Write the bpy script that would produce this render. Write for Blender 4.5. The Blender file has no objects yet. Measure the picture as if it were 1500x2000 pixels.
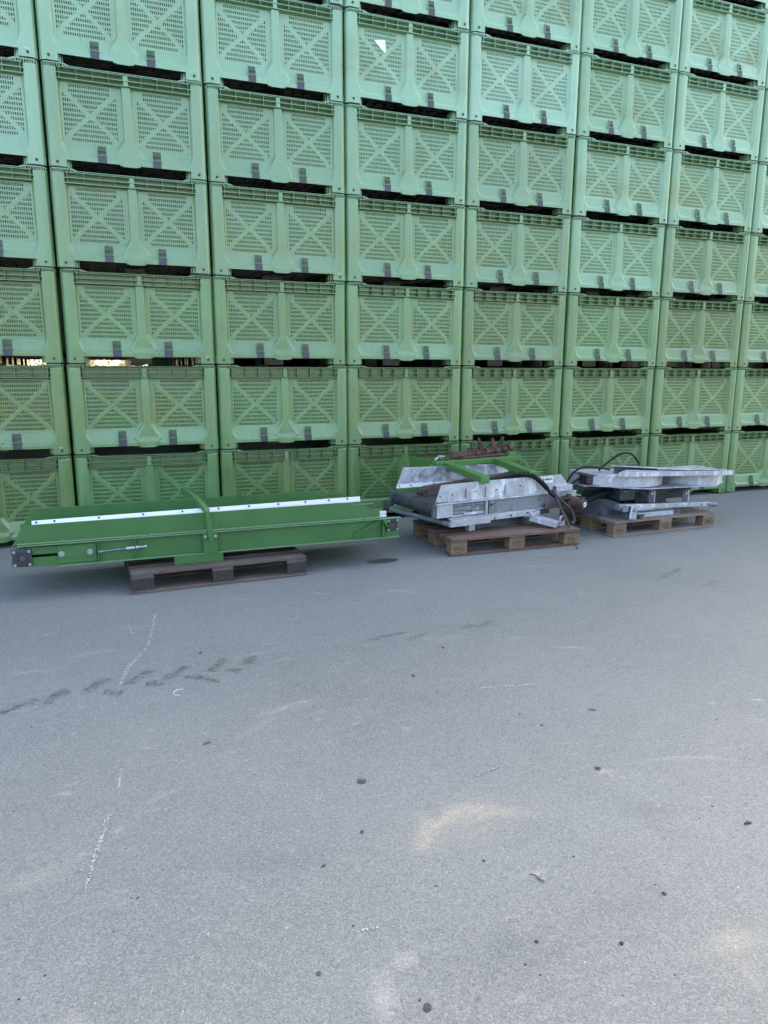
import bpy, math, random
from mathutils import Vector, Matrix
from math import sin, cos, pi, radians, sqrt
random.seed(7)
S = bpy.context.scene
COL = S.collection

# ------------------------------------------------------------------ camera
cam = bpy.data.cameras.new('camera')
cam_o = bpy.data.objects.new('camera', cam); COL.objects.link(cam_o); S.camera = cam_o
YAW, PITCH, ROLL = 0.367915, -0.199427, 0.003276
fw = Vector((sin(YAW)*cos(PITCH), cos(YAW)*cos(PITCH), sin(PITCH)))
rt = Vector((cos(YAW), -sin(YAW), 0)); up = rt.cross(fw)
r2 = rt*cos(ROLL) + up*sin(ROLL); u2 = -rt*sin(ROLL) + up*cos(ROLL)
m = Matrix((r2, u2, -fw)).transposed().to_4x4()
m.translation = Vector((0.32062, -6.41018, 1.46397))
cam_o.matrix_world = m
cam.sensor_fit = 'VERTICAL'; cam.sensor_height = 32.0
cam.lens = 1380.57/2000*32.0
cam.clip_start = 0.05; cam.clip_end = 2000

# ------------------------------------------------------------------ sky, sun, exposure
SUN_AZ, SUN_EL = radians(42), radians(30)
w = bpy.data.worlds.new('World'); S.world = w; w.use_nodes = True
wt = w.node_tree
sky = wt.nodes.new('ShaderNodeTexSky'); sky.sky_type = 'NISHITA'; sky.sun_disc = False
sky.sun_elevation = SUN_EL; sky.sun_rotation = SUN_AZ
sky.air_density = 1.0; sky.dust_density = 7.0; sky.ozone_density = 0.3
bg = wt.nodes['Background']; bg.inputs[1].default_value = 0.12
wt.links.new(sky.outputs[0], bg.inputs[0])
sun = bpy.data.lights.new('sun', 'SUN'); sun.energy = 3.5; sun.angle = radians(0.5); sun.color = (1.0, .95, .86)
sun_o = bpy.data.objects.new('sun', sun); COL.objects.link(sun_o)
sd = Vector((sin(SUN_AZ)*cos(SUN_EL), cos(SUN_AZ)*cos(SUN_EL), sin(SUN_EL)))
sun_o.rotation_euler = sd.to_track_quat('Z', 'Y').to_euler()
S.view_settings.view_transform = 'Standard'; S.view_settings.look = 'None'
S.view_settings.gamma = 1.0; S.view_settings.use_curve_mapping = False
S.view_settings.exposure = 3.52
try:
    S.cycles.max_bounces = 6; S.cycles.diffuse_bounces = 4; S.cycles.glossy_bounces = 3
    S.cycles.transmission_bounces = 3; S.cycles.use_denoising = True
except Exception: pass

# ------------------------------------------------------------------ node helpers
class NT:
    def __init__(s, name):
        s.m = bpy.data.materials.new(name); s.m.use_nodes = True
        s.t = s.m.node_tree; s.b = s.t.nodes['Principled BSDF']
    def n(s, typ, **kw):
        x = s.t.nodes.new(typ)
        for k, v in kw.items(): setattr(x, k, v)
        return x
    def put(s, sock, v):
        if v is None: return
        if hasattr(v, 'is_output') or isinstance(v, bpy.types.NodeSocket): s.t.links.new(v, sock)
        else: sock.default_value = v
    def coord(s, kind='Object'):
        return s.n('ShaderNodeTexCoord').outputs[kind]
    def math(s, op, a, b=None, c=None, clamp=False):
        x = s.n('ShaderNodeMath', operation=op, use_clamp=clamp)
        s.put(x.inputs[0], a); s.put(x.inputs[1], b)
        if c is not None: s.put(x.inputs[2], c)
        return x.outputs[0]
    def vmath(s, op, a, b=None):
        x = s.n('ShaderNodeVectorMath', operation=op)
        s.put(x.inputs[0], a); s.put(x.inputs[1], b)
        return x.outputs[0]
    def noise(s, vec, scale, detail=3, rough=.55, dist=0, col=False):
        x = s.n('ShaderNodeTexNoise'); s.put(x.inputs['Vector'], vec)
        x.inputs['Scale'].default_value = scale; x.inputs['Detail'].default_value = detail
        x.inputs['Roughness'].default_value = rough; x.inputs['Distortion'].default_value = dist
        return x.outputs['Color' if col else 'Fac']
    def vor(s, vec, scale, out='Distance', feature='F1', rnd=1.0):
        x = s.n('ShaderNodeTexVoronoi', feature=feature); s.put(x.inputs['Vector'], vec)
        x.inputs['Scale'].default_value = scale; x.inputs['Randomness'].default_value = rnd
        return x.outputs[out]
    def ramp(s, f, pts):
        x = s.n('ShaderNodeValToRGB'); s.put(x.inputs[0], f); e = x.color_ramp.elements
        while len(e) < len(pts): e.new(0.5)
        for i, (p, c) in enumerate(pts):
            e[i].position = p; e[i].color = (c, c, c, 1) if isinstance(c, (int, float)) else (*c, 1)
        return x.outputs[0]
    def mix(s, f, a, b, mode='MIX'):
        x = s.n('ShaderNodeMix', data_type='RGBA', blend_type=mode)
        s.put(x.inputs[0], f)
        s.put(x.inputs[6], (*a, 1) if isinstance(a, tuple) and len(a) == 3 else a)
        s.put(x.inputs[7], (*b, 1) if isinstance(b, tuple) and len(b) == 3 else b)
        return x.outputs[2]
    def map(s, vec, loc=(0, 0, 0), rot=(0, 0, 0), sc=(1, 1, 1)):
        x = s.n('ShaderNodeMapping'); s.put(x.inputs[0], vec)
        x.inputs[1].default_value = loc; x.inputs[2].default_value = rot; x.inputs[3].default_value = sc
        return x.outputs[0]
    def bump(s, h, strength=.3, dist=.002, normal=None):
        x = s.n('ShaderNodeBump'); s.put(x.inputs['Height'], h)
        x.inputs['Strength'].default_value = strength; x.inputs['Distance'].default_value = dist
        if normal is not None: s.put(x.inputs['Normal'], normal)
        return x.outputs[0]
    def out(s, col=None, rough=None, metal=None, normal=None, spec=None):
        if col is not None: s.put(s.b.inputs['Base Color'], (*col, 1) if isinstance(col, tuple) and len(col) == 3 else col)
        s.put(s.b.inputs['Roughness'], rough); s.put(s.b.inputs['Metallic'], metal)
        s.put(s.b.inputs['Normal'], normal)
        if spec is not None: s.b.inputs['Specular IOR Level'].default_value = spec
        return s.m
    def rnd(s): return s.n('ShaderNodeObjectInfo').outputs['Random']
    def offs(s, vec):
        o = s.n('ShaderNodeObjectInfo')
        c = s.n('ShaderNodeCombineXYZ'); r = o.outputs['Random']
        s.put(c.inputs[0], s.math('MULTIPLY', r, 37.0)); s.put(c.inputs[1], s.math('MULTIPLY', r, 91.0)); s.put(c.inputs[2], s.math('MULTIPLY', r, 53.0))
        return s.vmath('ADD', vec, c.outputs[0])

M = {}
# crate plastic: weathered mid green, each crate a little different
def crate_mat(name, base, algae=True):
    t = NT(name); co = t.coord(); v = t.offs(co)
    n1 = t.noise(v, 2.2, 4, .6); n2 = t.noise(t.map(v, sc=(1, 1, .25)), 14, 4, .6)
    a = t.mix(t.ramp(n1, [(.3, 0), (.7, 1)]), tuple(x*.88 for x in base), tuple(x*1.14 for x in base))
    if algae: a = t.mix(t.math('MULTIPLY', t.ramp(n2, [(.45, 0), (.8, 1)]), .25), a, (.16, .26, .18))
    # bleached plastic, with sky sheen and haze on upper rows painted in; each crate carries its own amount in its object colour
    oc = t.n('ShaderNodeObjectInfo').outputs['Color']; so = t.n('ShaderNodeSeparateColor'); t.put(so.inputs[0], oc)
    if algae: a = t.mix(t.math('MULTIPLY', so.outputs[0], t.ramp(n1, [(.2, .8), (.7, 1)])), a, (.158, .292, .180))
    hs = t.n('ShaderNodeHueSaturation'); t.put(hs.inputs['Color'], a)
    r = t.rnd()
    t.put(hs.inputs['Value'], t.math('MULTIPLY_ADD', r, .26, .85))
    t.put(hs.inputs['Hue'], t.math('MULTIPLY_ADD', r, .030, .480))
    t.put(hs.inputs['Saturation'], t.math('MULTIPLY_ADD', r, -.12, 1.05))
    a = hs.outputs[0]
    if algae:
        sx = t.n('ShaderNodeSeparateXYZ'); t.put(sx.inputs[0], co)
        z = sx.outputs[2]
        band = t.math('MULTIPLY', t.ramp(z, [(.16, 0), (.24, 1)]), t.ramp(z, [(.34, 1), (.62, 0)]))
        st = t.math('MULTIPLY', band, t.ramp(t.noise(v, 3.3, 5, .65), [(.42, 0), (.62, 1)]))
        t2 = t.math('MULTIPLY', st, t.ramp(t.math('FRACT', t.math('MULTIPLY', r, 7.3)), [(.10, .10), (.85, .70)]))
        a = t.mix(t2, a, (.115, .155, .040))
        sc = t.ramp(t.noise(t.map(v, rot=(0, .5, 0), sc=(1, 1, 12)), 22, 3, .7), [(.70, 0), (.78, 1)])
        a = t.mix(t.math('MULTIPLY', sc, .22), a, (.30, .40, .32))
    rg = t.math('MULTIPLY_ADD', n2, .22, .20)
    nb = t.noise(v, 9, 4, .6)
    return t.out(a, rg, 0, t.bump(nb, .25, .004), .75)
M['crate'] = crate_mat('crate_plastic', (.073, .156, .050))
M['crate_plain'] = crate_mat('crate_plastic_inner', (.030, .064, .034), False)  # darker copy of the plastic, interior shade put into the colour
M['under'] = crate_mat('crate_underside_shade', (.009, .014, .011), False)  # same plastic painted near-black, shade under the floors put into the colour
M['pocket'] = NT('olive_plastic').out((.040, .062, .034), .6)
M['plug'] = NT('slate_plug').out((.030, .036, .050), .5)
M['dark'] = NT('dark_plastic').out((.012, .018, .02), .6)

def paint(name, c, dirt=.25):
    t = NT(name); co = t.coord(); n = t.noise(co, 5, 5, .6); n3 = t.noise(co, 60, 3, .6)
    a = t.mix(t.ramp(n, [(.3, 0), (.75, 1)]), tuple(x*.9 for x in c), tuple(x*1.12 for x in c))
    a = t.mix(t.math('MULTIPLY', t.ramp(n3, [(.62, 0), (.72, 1)]), dirt*.6), a, (.16, .2, .14))
    a = t.mix(t.math('MULTIPLY', t.ramp(t.noise(t.map(co, sc=(1, 1, .15)), 20, 4, .7), [(.55, 0), (.75, 1)]), dirt), a, (.06, .09, .045))
    return t.out(a, t.math('MULTIPLY_ADD', n, .25, .28), 0, t.bump(n3, .06, .002), .5)
M['green'] = paint('green_paint', (.033, .108, .026), .4)
M['green_highlight'] = paint('highlight_green_paint', (.085, .165, .075), .5)  # lighter, dusty copy of the green; flange highlights put into the colour
M['green_frame'] = paint('bright_green_paint', (.048, .138, .028), .2)
def galv(name, c1, c2, rough=.42, stain=.0):
    hi = tuple(min(.75, x*1.9) for x in c2)
    t = NT(name); co = t.offs(t.coord())
    v = t.n('ShaderNodeTexVoronoi'); t.put(v.inputs['Vector'], co); v.inputs['Scale'].default_value = 45
    sp = t.n('ShaderNodeSeparateColor'); t.put(sp.inputs[0], v.outputs['Color'])
    n = t.noise(co, 6, 6, .65, .4); n4 = t.noise(t.map(co, sc=(1, 1, .3)), 11, 5, .7)
    a = t.mix(t.ramp(n, [(.32, 0), (.66, 1)]), c1, c2)
    a = t.mix(t.math('MULTIPLY', sp.outputs[0], .2), a, hi, 'MIX')
    a = t.mix(t.math('MULTIPLY', t.ramp(n4, [(.54, 0), (.62, 1)]), .6), a, hi)
    a = t.mix(t.math('MULTIPLY', t.ramp(t.noise(co, 90, 3, .6), [(.63, 0), (.7, 1)]), .35), a, (.16, .17, .19))
    if stain: a = t.mix(t.math('MULTIPLY', t.ramp(t.noise(co, 4.5, 6, .7, .5), [(.46, 0), (.60, 1)]), stain), a, (.10, .11, .13))
    return t.out(a, t.math('MULTIPLY_ADD', n, .3, rough-.12), .35, t.bump(n4, .12, .002), .5)
M['galv'] = galv('galvanised_steel', (.21, .22, .245), (.34, .355, .385))
M['galv_dirty'] = galv('stained_galvanised_steel', (.22, .23, .25), (.36, .37, .40), .45, .85)
M['galv_dull'] = galv('dull_galvanised_steel', (.10, .108, .12), (.17, .18, .20), .5)
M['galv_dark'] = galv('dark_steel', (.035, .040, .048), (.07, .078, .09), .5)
t = NT('aluminium_strip'); co = t.coord()
M['alu'] = t.out(t.mix(t.noise(t.map(co, sc=(.3, 8, 8)), 12, 3), (.46, .48, .50), (.62, .64, .66)), .38, .3)
t = NT('zinc_bolt'); M['zinc'] = t.out(t.mix(t.noise(t.coord(), 90, 3), (.22, .23, .23), (.48, .49, .48)), .35, .6)
t = NT('cast_iron'); M['iron'] = t.out(t.mix(t.noise(t.coord(), 30, 4), (.022, .027, .038), (.048, .056, .072)), .5, .3)
t = NT('rust'); co = t.coord(); n = t.noise(co, 22, 6, .7)
M['rust'] = t.out(t.mix(t.ramp(n, [(.3, 0), (.7, 1)]), (.014, .009, .008), (.10, .050, .034)), .85, 0, t.bump(t.noise(co, 120, 4), .5, .004))
t = NT('rusty_brown_bar'); co = t.coord(); n = t.noise(co, 12, 5, .7)
M['rust_bar'] = t.out(t.mix(t.ramp(n, [(.3, 0), (.7, 1)]), (.045, .029, .025), (.10, .062, .05)), .7, .1, t.bump(t.noise(co, 80, 4), .2, .002))
t = NT('belt_rubber'); co = t.coord(); n = t.noise(co, 14, 5, .65)
M['belt'] = t.out(t.mix(t.ramp(n, [(.3, 0), (.75, 1)]), (.013, .0135, .015), (.045, .046, .05)), t.math('MULTIPLY_ADD', n, .3, .45), 0, t.bump(t.noise(co, 200, 2), .2, .001))
t = NT('hose_rubber'); co = t.coord(); M['hose'] = t.out(t.mix(t.noise(co, 40, 4), (.003, .0035, .005), (.010, .011, .013)), .6, 0, None, .2)
t = NT('dusty_hose'); co = t.coord(); M['hose_dust'] = t.out(t.mix(t.noise(co, 30, 5, .7), (.014, .014, .014), (.05, .049, .047)), .8, 0)
M['white'] = NT('white_plastic').out((.60, .62, .62), .5)
M['ink'] = NT('black_ink').out((.02, .02, .022), .6)
M['grey_plug'] = NT('grey_plastic').out((.06, .075, .10), .5)
M['maroon'] = NT('maroon_plastic').out((.022, .012, .018), .5)
def wood(name, a, b, c):
    t = NT(name); co = t.offs(t.coord())
    g = t.noise(t.map(co, sc=(1.2, 26, 26)), 5, 6, .7, .3); n = t.noise(co, 5, 5, .65)
    k = t.mix(t.ramp(g, [(.3, 0), (.7, 1)]), a, b)
    k = t.mix(t.ramp(n, [(.42, 0), (.72, .85)]), k, c)
    r = t.rnd(); hs = t.n('ShaderNodeHueSaturation'); t.put(hs.inputs['Color'], k); t.put(hs.inputs['Value'], t.math('MULTIPLY_ADD', r, .5, .72))
    return t.out(hs.outputs[0], .85, 0, t.bump(g, .5, .003), .25)
M['wood'] = wood('weathered_pallet_wood', (.062, .032, .022), (.128, .076, .053), (.105, .098, .094))
M['wood_grey'] = wood('grey_pallet_wood', (.048, .032, .025), (.112, .082, .066), (.10, .095, .093))
M['wood_light'] = wood('pale_pallet_wood', (.085, .058, .044), (.19, .14, .11), (.165, .15, .14))
def chip(name, a, b):
    t = NT(name); co = t.offs(t.coord()); n = t.noise(co, 170, 4, .7)
    return t.out(t.mix(t.ramp(n, [(.35, 0), (.65, 1)]), a, b), .9, 0, t.bump(n, .6, .003), .2)
M['chip'] = chip('pressed_chip_block', (.075, .045, .026), (.24, .165, .105))
M['chip_dark'] = chip('dark_chip_block', (.014, .013, .012), (.06, .053, .047))
M['burn'] = NT('burnt_stamp').out((.035, .022, .015), .9)

# asphalt ------------------------------------------------------------
def asphalt():
    t = NT('asphalt'); co = t.coord()
    big = t.noise(co, .55, 5, .6); mid = t.noise(co, 3.2, 5, .65, .3)
    g1 = t.noise(co, 300, 3, .75)
    ag = t.n('ShaderNodeTexVoronoi'); t.put(ag.inputs['Vector'], co); ag.inputs['Scale'].default_value = 230
    sp = t.n('ShaderNodeSeparateColor'); t.put(sp.inputs[0], ag.outputs['Color'])
    a = t.mix(t.ramp(big, [(.30, 0), (.70, 1)]), (.103, .109, .104), (.149, .156, .146))
    a = t.mix(t.math('MULTIPLY', t.ramp(mid, [(.35, 0), (.65, 1)]), .5), a, (.144, .150, .141))
    a = t.mix(t.math('MULTIPLY', t.ramp(t.noise(co, 1.3, 4, .6, .8), [(.60, 0), (.72, 1)]), .6), a, (.105, .109, .112))
    # aggregate: single grains lighter or darker
    a = t.mix(t.ramp(sp.outputs[0], [(.0, .0), (.55, .0), (.8, .36), (1, .55)]), a, (.23, .235, .232))
    a = t.mix(t.ramp(sp.outputs[1], [(.0, .0), (.60, .0), (.85, .40), (1, .65)]), a, (.065, .068, .068))
    a = t.mix(t.ramp(g1, [(.36, .5), (.50, 0)]), a, (.065, .067, .068))
    a = t.mix(t.ramp(g1, [(.56, 0), (.72, .4)]), a, (.29, .29, .285))
    wh = t.noise(t.map(co, loc=(3, 7, 0)), 95, 2, .5)
    a = t.mix(t.ramp(wh, [(.745, 0), (.765, .9)]), a, (.55, .55, .53))
    for lo_, sc_, hi_, colr_ in (((2, 5, 0), 5.5, .70, (.26, .26, .235)), ((8, 1, 0), 13, .69, (.27, .265, .24)), ((4, 9, 0), 9, .70, (.07, .075, .078))):
        sp_ = t.noise(t.map(co, loc=lo_, rot=(0, 0, .35), sc=(.8, 1.7, 1)), sc_, 6, .68, .4)
        a = t.mix(t.math('MULTIPLY', t.ramp(sp_, [(hi_-.07, 0), (hi_+.03, .7)]), t.ramp(g1, [(.38, .3), (.6, 1)])), a, colr_)
    # patches of washed-out sand and dust, each at its own place: x, y, half length, half width, angle, strength, colour
    nz = t.noise(co, 2.6, 5, .65, col=True)
    nzf = t.noise(co, 9, 5, .7, col=True)
    warp = t.vmath('ADD', co, t.vmath('MULTIPLY', t.vmath('SUBTRACT', nz, (.5, .5, .5)), (.22, .22, 0)))
    warp = t.vmath('ADD', warp, t.vmath('MULTIPLY', t.vmath('SUBTRACT', nzf, (.5, .5, .5)), (.09, .09, 0)))
    gr = t.ramp(t.noise(co, 120, 3, .7), [(.36, .25), (.60, 1)])
    gr = t.math('MULTIPLY', gr, t.ramp(t.noise(co, 34, 5, .75), [(.34, .25), (.62, 1)]))
    sand, pale, dk = (.36, .305, .215), (.37, .36, .32), (.052, .058, .066)
    P = DUST
    for (x, y, rx, ry, an, st, kind) in P:
        mp = t.n('ShaderNodeMapping', vector_type='TEXTURE'); t.put(mp.inputs[0], warp)
        mp.inputs[1].default_value = (x, y, 0); mp.inputs[2].default_value = (0, 0, an); mp.inputs[3].default_value = (rx, ry, 1)
        f = t.n('ShaderNodeVectorMath', operation='LENGTH'); t.put(f.inputs[0], mp.outputs[0])
        k = t.ramp(f.outputs['Value'], [(.10, st*.75), (1.15, 0)])
        x_ = t.math('MULTIPLY', k, gr)
        a = t.mix(x_, a, {'s': sand, 'p': pale, 'd': dk}[kind])
    h = t.math('ADD', t.math('MULTIPLY', ag.outputs['Distance'], -.6), g1)
    return t.out(a, t.math('MULTIPLY_ADD', g1, .2, .68), 0, t.bump(h, .55, .004), .35)
DUST = [(1.34, -4.54, .34, .16, .1, .32, 's'), (1.00, -3.55, .22, .07, .3, .28, 's'), (1.75, -5.27, .16, .10, 0, .3, 's'), (1.17, -4.565, .11, .045, .75, .75, 's'), (1.27, -4.50, .12, .05, .5, .8, 's'), (1.38, -4.50, .13, .07, -.1, .8, 's'), (1.50, -4.55, .12, .05, -.75, .6, 's'),
        (1.94, -4.46, .05, .03, -.4, .8, 's'), (1.38, -4.865, .05, .025, -.35, .85, 'p'), (1.745, -5.25, .08, .045, -.2, .7, 's'), (1.70, -5.36, .03, .08, -.3, .4, 's'),
        (.84, -5.10, .045, .10, -.3, .7, 'p'), (.93, -5.03, .05, .03, .2, .6, 'p'), (1.05, -5.28, .07, .03, .2, .6, 'p'), (1.15, -5.22, .04, .02, .2, .4, 'p'),
        (.93, -3.57, .09, .03, .75, .6, 'p'), (1.03, -3.52, .06, .02, -.1, .8, 's'), (.86, -3.60, .05, .02, .4, .5, 's'), (.80, -3.70, .15, .05, .6, .3, 's'),
        (.13, -2.62, .14, .035, -.1, .45, 's'), (-.12, -2.75, .16, .04, 0, .4, 's'), (.36, -2.30, .10, .03, .2, .45, 's'), (.08, -3.93, .06, .03, -.2, .7, 'p'), (.11, -3.86, .05, .02, .2, .4, 'p'),
        (.42, -4.05, .08, .03, .5, .5, 's'), (.36, -4.14, .07, .02, .3, .45, 's'), (.27, -4.02, .10, .025, .2, .35, 'd'), (.03, -4.35, .12, .06, 0, .4, 's'), (.25, -4.20, .03, .02, 0, .6, 'p'),
        (1.55, -5.05, .22, .10, -.1, .45, 'd'), (1.20, -5.12, .15, .12, 0, .5, 'd'), (1.95, -4.72, .22, .06, -.4, .45, 'd'), (.72, -4.55, .3, .10, -.2, .25, 'd'), (.4, -3.4, .5, .10, .1, .22, 'd'),
        (2.05, -2.20, .16, .04, -.3, .45, 'p'), (1.55, -2.05, .10, .03, -.3, .6, 'p'), (1.30, -2.45, .08, .02, -.3, .4, 'p'), (1.0, -2.0, .1, .03, -.2, .4, 'p'), (3.3, -2.0, .3, .05, -.2, .35, 'p'), (3.50, -1.72, .09, .025, -.2, .7, 'p'),
        (2.55, -3.42, .12, .02, -.5, .7, 'p'), (2.35, -3.20, .10, .02, -.4, .4, 'p'), (2.30, -4.52, .25, .02, -.3, .6, 'p'), (1.6, -3.7, .3, .10, -.3, .25, 'd'), (2.6, -2.8, .3, .08, -.3, .28, 'd'),
        (.12, -4.90, .06, .04, 0, .45, 's'), (3.9, -2.6, .5, .10, -.3, .28, 'd'), (.9, -2.9, .25, .05, .1, .25, 's'), (1.95, -3.05, .18, .05, -.2, .3, 's')]
M['asphalt'] = asphalt()
t = NT('oil_wet'); M['oil'] = t.out(t.mix(t.noise(t.coord(), 60, 3), (.028, .03, .032), (.05, .052, .055)), .30, 0)
t = NT('tread_print'); M['tread'] = t.out((.080, .084, .085), .8)
t = NT('chalk'); M['chalk'] = t.out((.36, .37, .37), .9)

# ------------------------------------------------------------------ mesh builder
class MB:
    def __init__(s): s.v = []; s.f = []
    def add(s, vs, fs):
        o = len(s.v); s.v += [tuple(x) for x in vs]; s.f += [tuple(i+o for i in f) for f in fs]; return s
    def box(s, x0, x1, y0, y1, z0, z1):
        return s.add([(x0,y0,z0),(x1,y0,z0),(x1,y1,z0),(x0,y1,z0),(x0,y0,z1),(x1,y0,z1),(x1,y1,z1),(x0,y1,z1)],
                     [(0,3,2,1),(4,5,6,7),(0,1,5,4),(1,2,6,5),(2,3,7,6),(3,0,4,7)])
    def bar(s, a, b, wd, h, upv=(0,0,1)):
        a, b = Vector(a), Vector(b); d = (b-a).normalized(); u = Vector(upv); sdv = d.cross(u).normalized(); u = sdv.cross(d).normalized()
        vs = []
        for p in (a, b):
            for i, j in ((-1,-1),(1,-1),(1,1),(-1,1)): vs.append(p + sdv*i*wd/2 + u*j*h/2)
        return s.add(vs, [(0,1,2,3),(7,6,5,4),(0,4,5,1),(1,5,6,2),(2,6,7,3),(3,7,4,0)])
    def prism(s, pts, d, axis='y', at=0.0):
        # polygon in (x,z) pushed along y from at to at+d ; axis 'z': polygon in (x,y) ; axis 'x': polygon in (y,z)
        n = len(pts); vs = []
        for k in (at, at+d):
            for (a, b) in pts: vs.append({'y': (a, k, b), 'z': (a, b, k), 'x': (k, a, b)}[axis])
        fs = [tuple(range(n)), tuple(range(2*n-1, n-1, -1))] + [(i, n+i, n+(i+1) % n, (i+1) % n) for i in range(n)]
        return s.add(vs, fs)
    def cyl(s, a, b, r, n=16, r2=None, hole=0):
        a, b = Vector(a), Vector(b); d = (b-a).normalized()
        u = d.cross(Vector((0,0,1)) if abs(d.z) < .9 else Vector((1,0,0))).normalized(); v = d.cross(u)
        r2 = r if r2 is None else r2; vs = []
        for p, R in ((a, r), (b, r2)):
            for i in range(n): vs.append(p + u*R*cos(2*pi*i/n) + v*R*sin(2*pi*i/n))
        if not hole:
            return s.add(vs, [tuple(range(n-1, -1, -1)), tuple(range(n, 2*n))] + [(i, (i+1) % n, n+(i+1) % n, n+i) for i in range(n)])
        for p in (a, b):
            for i in range(n): vs.append(p + u*hole*cos(2*pi*i/n) + v*hole*sin(2*pi*i/n))
        fs = []
        for i in range(n):
            j = (i+1) % n
            fs += [(i, j, n+j, n+i), (2*n+j, 2*n+i, 3*n+i, 3*n+j), (j, i, 2*n+i, 2*n+j), (n+i, n+j, 3*n+j, 3*n+i)]
        return s.add(vs, fs)
    def tube(s, pts, r, n=8):
        pts = [Vector(p) for p in pts]; o = None; vs = []; fs = []
        pu = None
        for i, p in enumerate(pts):
            d = (pts[min(i+1, len(pts)-1)] - pts[max(i-1, 0)]).normalized()
            if pu is None: u = d.cross(Vector((0,0,1)) if abs(d.z) < .9 else Vector((1,0,0))).normalized()
            else: u = (pu - d*pu.dot(d)).normalized()
            pu = u; v = d.cross(u); R = r[i] if isinstance(r, list) else r
            for k in range(n): vs.append(p + u*R*cos(2*pi*k/n) + v*R*sin(2*pi*k/n))
        for i in range(len(pts)-1):
            for k in range(n):
                l = (k+1) % n; fs.append((i*n+k, i*n+l, (i+1)*n+l, (i+1)*n+k))
        fs += [tuple(range(n-1, -1, -1)), tuple((len(pts)-1)*n+k for k in range(n))]
        return s.add(vs, fs)
    def build(s, name, mat, parent=None, bevel=0, smooth=False, label=None):
        me = bpy.data.meshes.new(name); me.from_pydata(s.v, [], s.f); me.materials.append(mat)
        import bmesh
        bm = bmesh.new(); bm.from_mesh(me); bmesh.ops.recalc_face_normals(bm, faces=bm.faces); bm.to_mesh(me); bm.free()
        o = bpy.data.objects.new(name, me); COL.objects.link(o)
        if smooth:
            me.polygons.foreach_set('use_smooth', [True]*len(me.polygons))
            me.set_sharp_from_angle(angle=radians(38))
        if bevel:
            b = o.modifiers.new('bevel', 'BEVEL'); b.width = bevel; b.segments = 2; b.limit_method = 'ANGLE'; b.angle_limit = radians(40)
        if parent is not None: o.parent = parent
        if label: o['label'] = label
        return o
def spline(pts, n=8):
    pts = [Vector(p) for p in pts]; P = [pts[0]*2-pts[1]] + pts + [pts[-1]*2-pts[-2]]; out = []
    for i in range(1, len(P)-2):
        for k in range(n):
            t_ = k/n; a, b, c, d = P[i-1:i+3]
            out.append(.5*((2*b) + (c-a)*t_ + (2*a-5*b+4*c-d)*t_*t_ + (-a+3*b-3*c+d)*t_**3))
    out.append(pts[-1]); return out
def empty(name, loc=(0,0,0), rz=0, parent=None):
    o = bpy.data.objects.new(name, None); COL.objects.link(o); o.location = loc; o.rotation_euler = (0,0,rz)
    o.empty_display_size = .1
    if parent is not None: o.parent = parent
    return o
def tag(o, label, cat, group=None):
    o['label'] = label; o['category'] = cat
    if group: o['group'] = group
    return o
def copy_tree(o, parent=None):
    c = o.copy(); COL.objects.link(c)
    if parent is not None:
        c.parent = parent
    for ch in o.children: copy_tree(ch, c)
    return c
def sstep(a, b, x):
    t_ = max(0., min(1., (x-a)/(b-a))); return t_*t_*(3-2*t_)

# ------------------------------------------------------------------ ground
g = MB(); R_ = 400
g.add([(-R_,-R_,0),(R_,-R_,0),(R_,R_,0),(-R_,R_,0)], [(0,1,2,3)])
go = g.build('ground', M['asphalt']); go['kind'] = 'structure'

# ------------------------------------------------------------------ the crate
H, PW, CW, CD = .7465, 1.21, 1.2, 1.0
HX, HZ = CW/2, .413
PANELS = (.328, .872); PITX, PITZ, SW, SH = .0157, .0347, .0070, .0222
def slot_ok(dx, dz):
    q = dz+.014
    if q - .95*abs(dx) >= .019 and abs(dx) <= .148: return True
    if -q - .95*abs(dx) >= .017 and abs(dx) <= .150: return True
    if .95*abs(dx) - abs(q) >= .029: return True
    return False
def face_depth(x, z):
    e = min(x, CW-x); R = .055; d = 0.
    if e < R: d = R - sqrt(max(0, R*R-(R-e)**2))
    # soft swelling of the corner post
    d += .004*sstep(.055, .10, e)
    sx = sstep(.100, .128, e)
    zz = [(0,.0),(.088,.0),(.106,.012),(.190,.026),(.202,.034),(.80,.034)]
    rz = 0
    for (a, va), (b, vb) in zip(zz, zz[1:]):
        if a <= z <= b: rz = va+(vb-va)*(z-a)/(b-a); break
    # rounded lower corners of the sunk field
    cxr = max(0, .19-e); czr = max(0, .165-z)
    if z < .25 and e < .2:
        k = sstep(.082, .062, sqrt(cxr*cxr+czr*czr)) if (cxr > 0 and czr > 0) else 1.
        sx = min(sx, k) if z > .088 else sx
    rec = sx*rz
    hw = .030 if z > .25 else (.030+(.25-z)/.13*.072 if z > .12 else max(.055, .102-(.12-z)*.72))
    ew = .016 if z > .26 else .016+.018*sstep(.26, .2, z)
    mid = 1 - sstep(hw-(ew-.016)*.6, hw+ew*.7, abs(x-HX))
    lift = .004-.007*sstep(.14, .085, z)
    rec = rec*(1-mid) + lift*mid
    if .207 < z < .622:
        for cx in PANELS:
            dx, dz = x-cx, z-HZ
            if abs(dx) < .205 and abs(dz) < .21:
                q = dz+.014
                band = abs(.95*abs(dx)-abs(q))/1.38
                edge = min(.203-abs(dx), .207-abs(dz))
                rec += .0007*sstep(.0105, .0165, band)*sstep(0, .008, edge)
                rec -= .0012*(1-sstep(.0, .0042, abs(band-.0095)))*sstep(0, .008, edge)
    if z > .630 and .11 < x < CW-.11: rec = max(rec, .034)+.014*sstep(.632, .640, z)*(1-mid)
    if z > .713 and e < .152: rec += .016
    return d + rec
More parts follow.
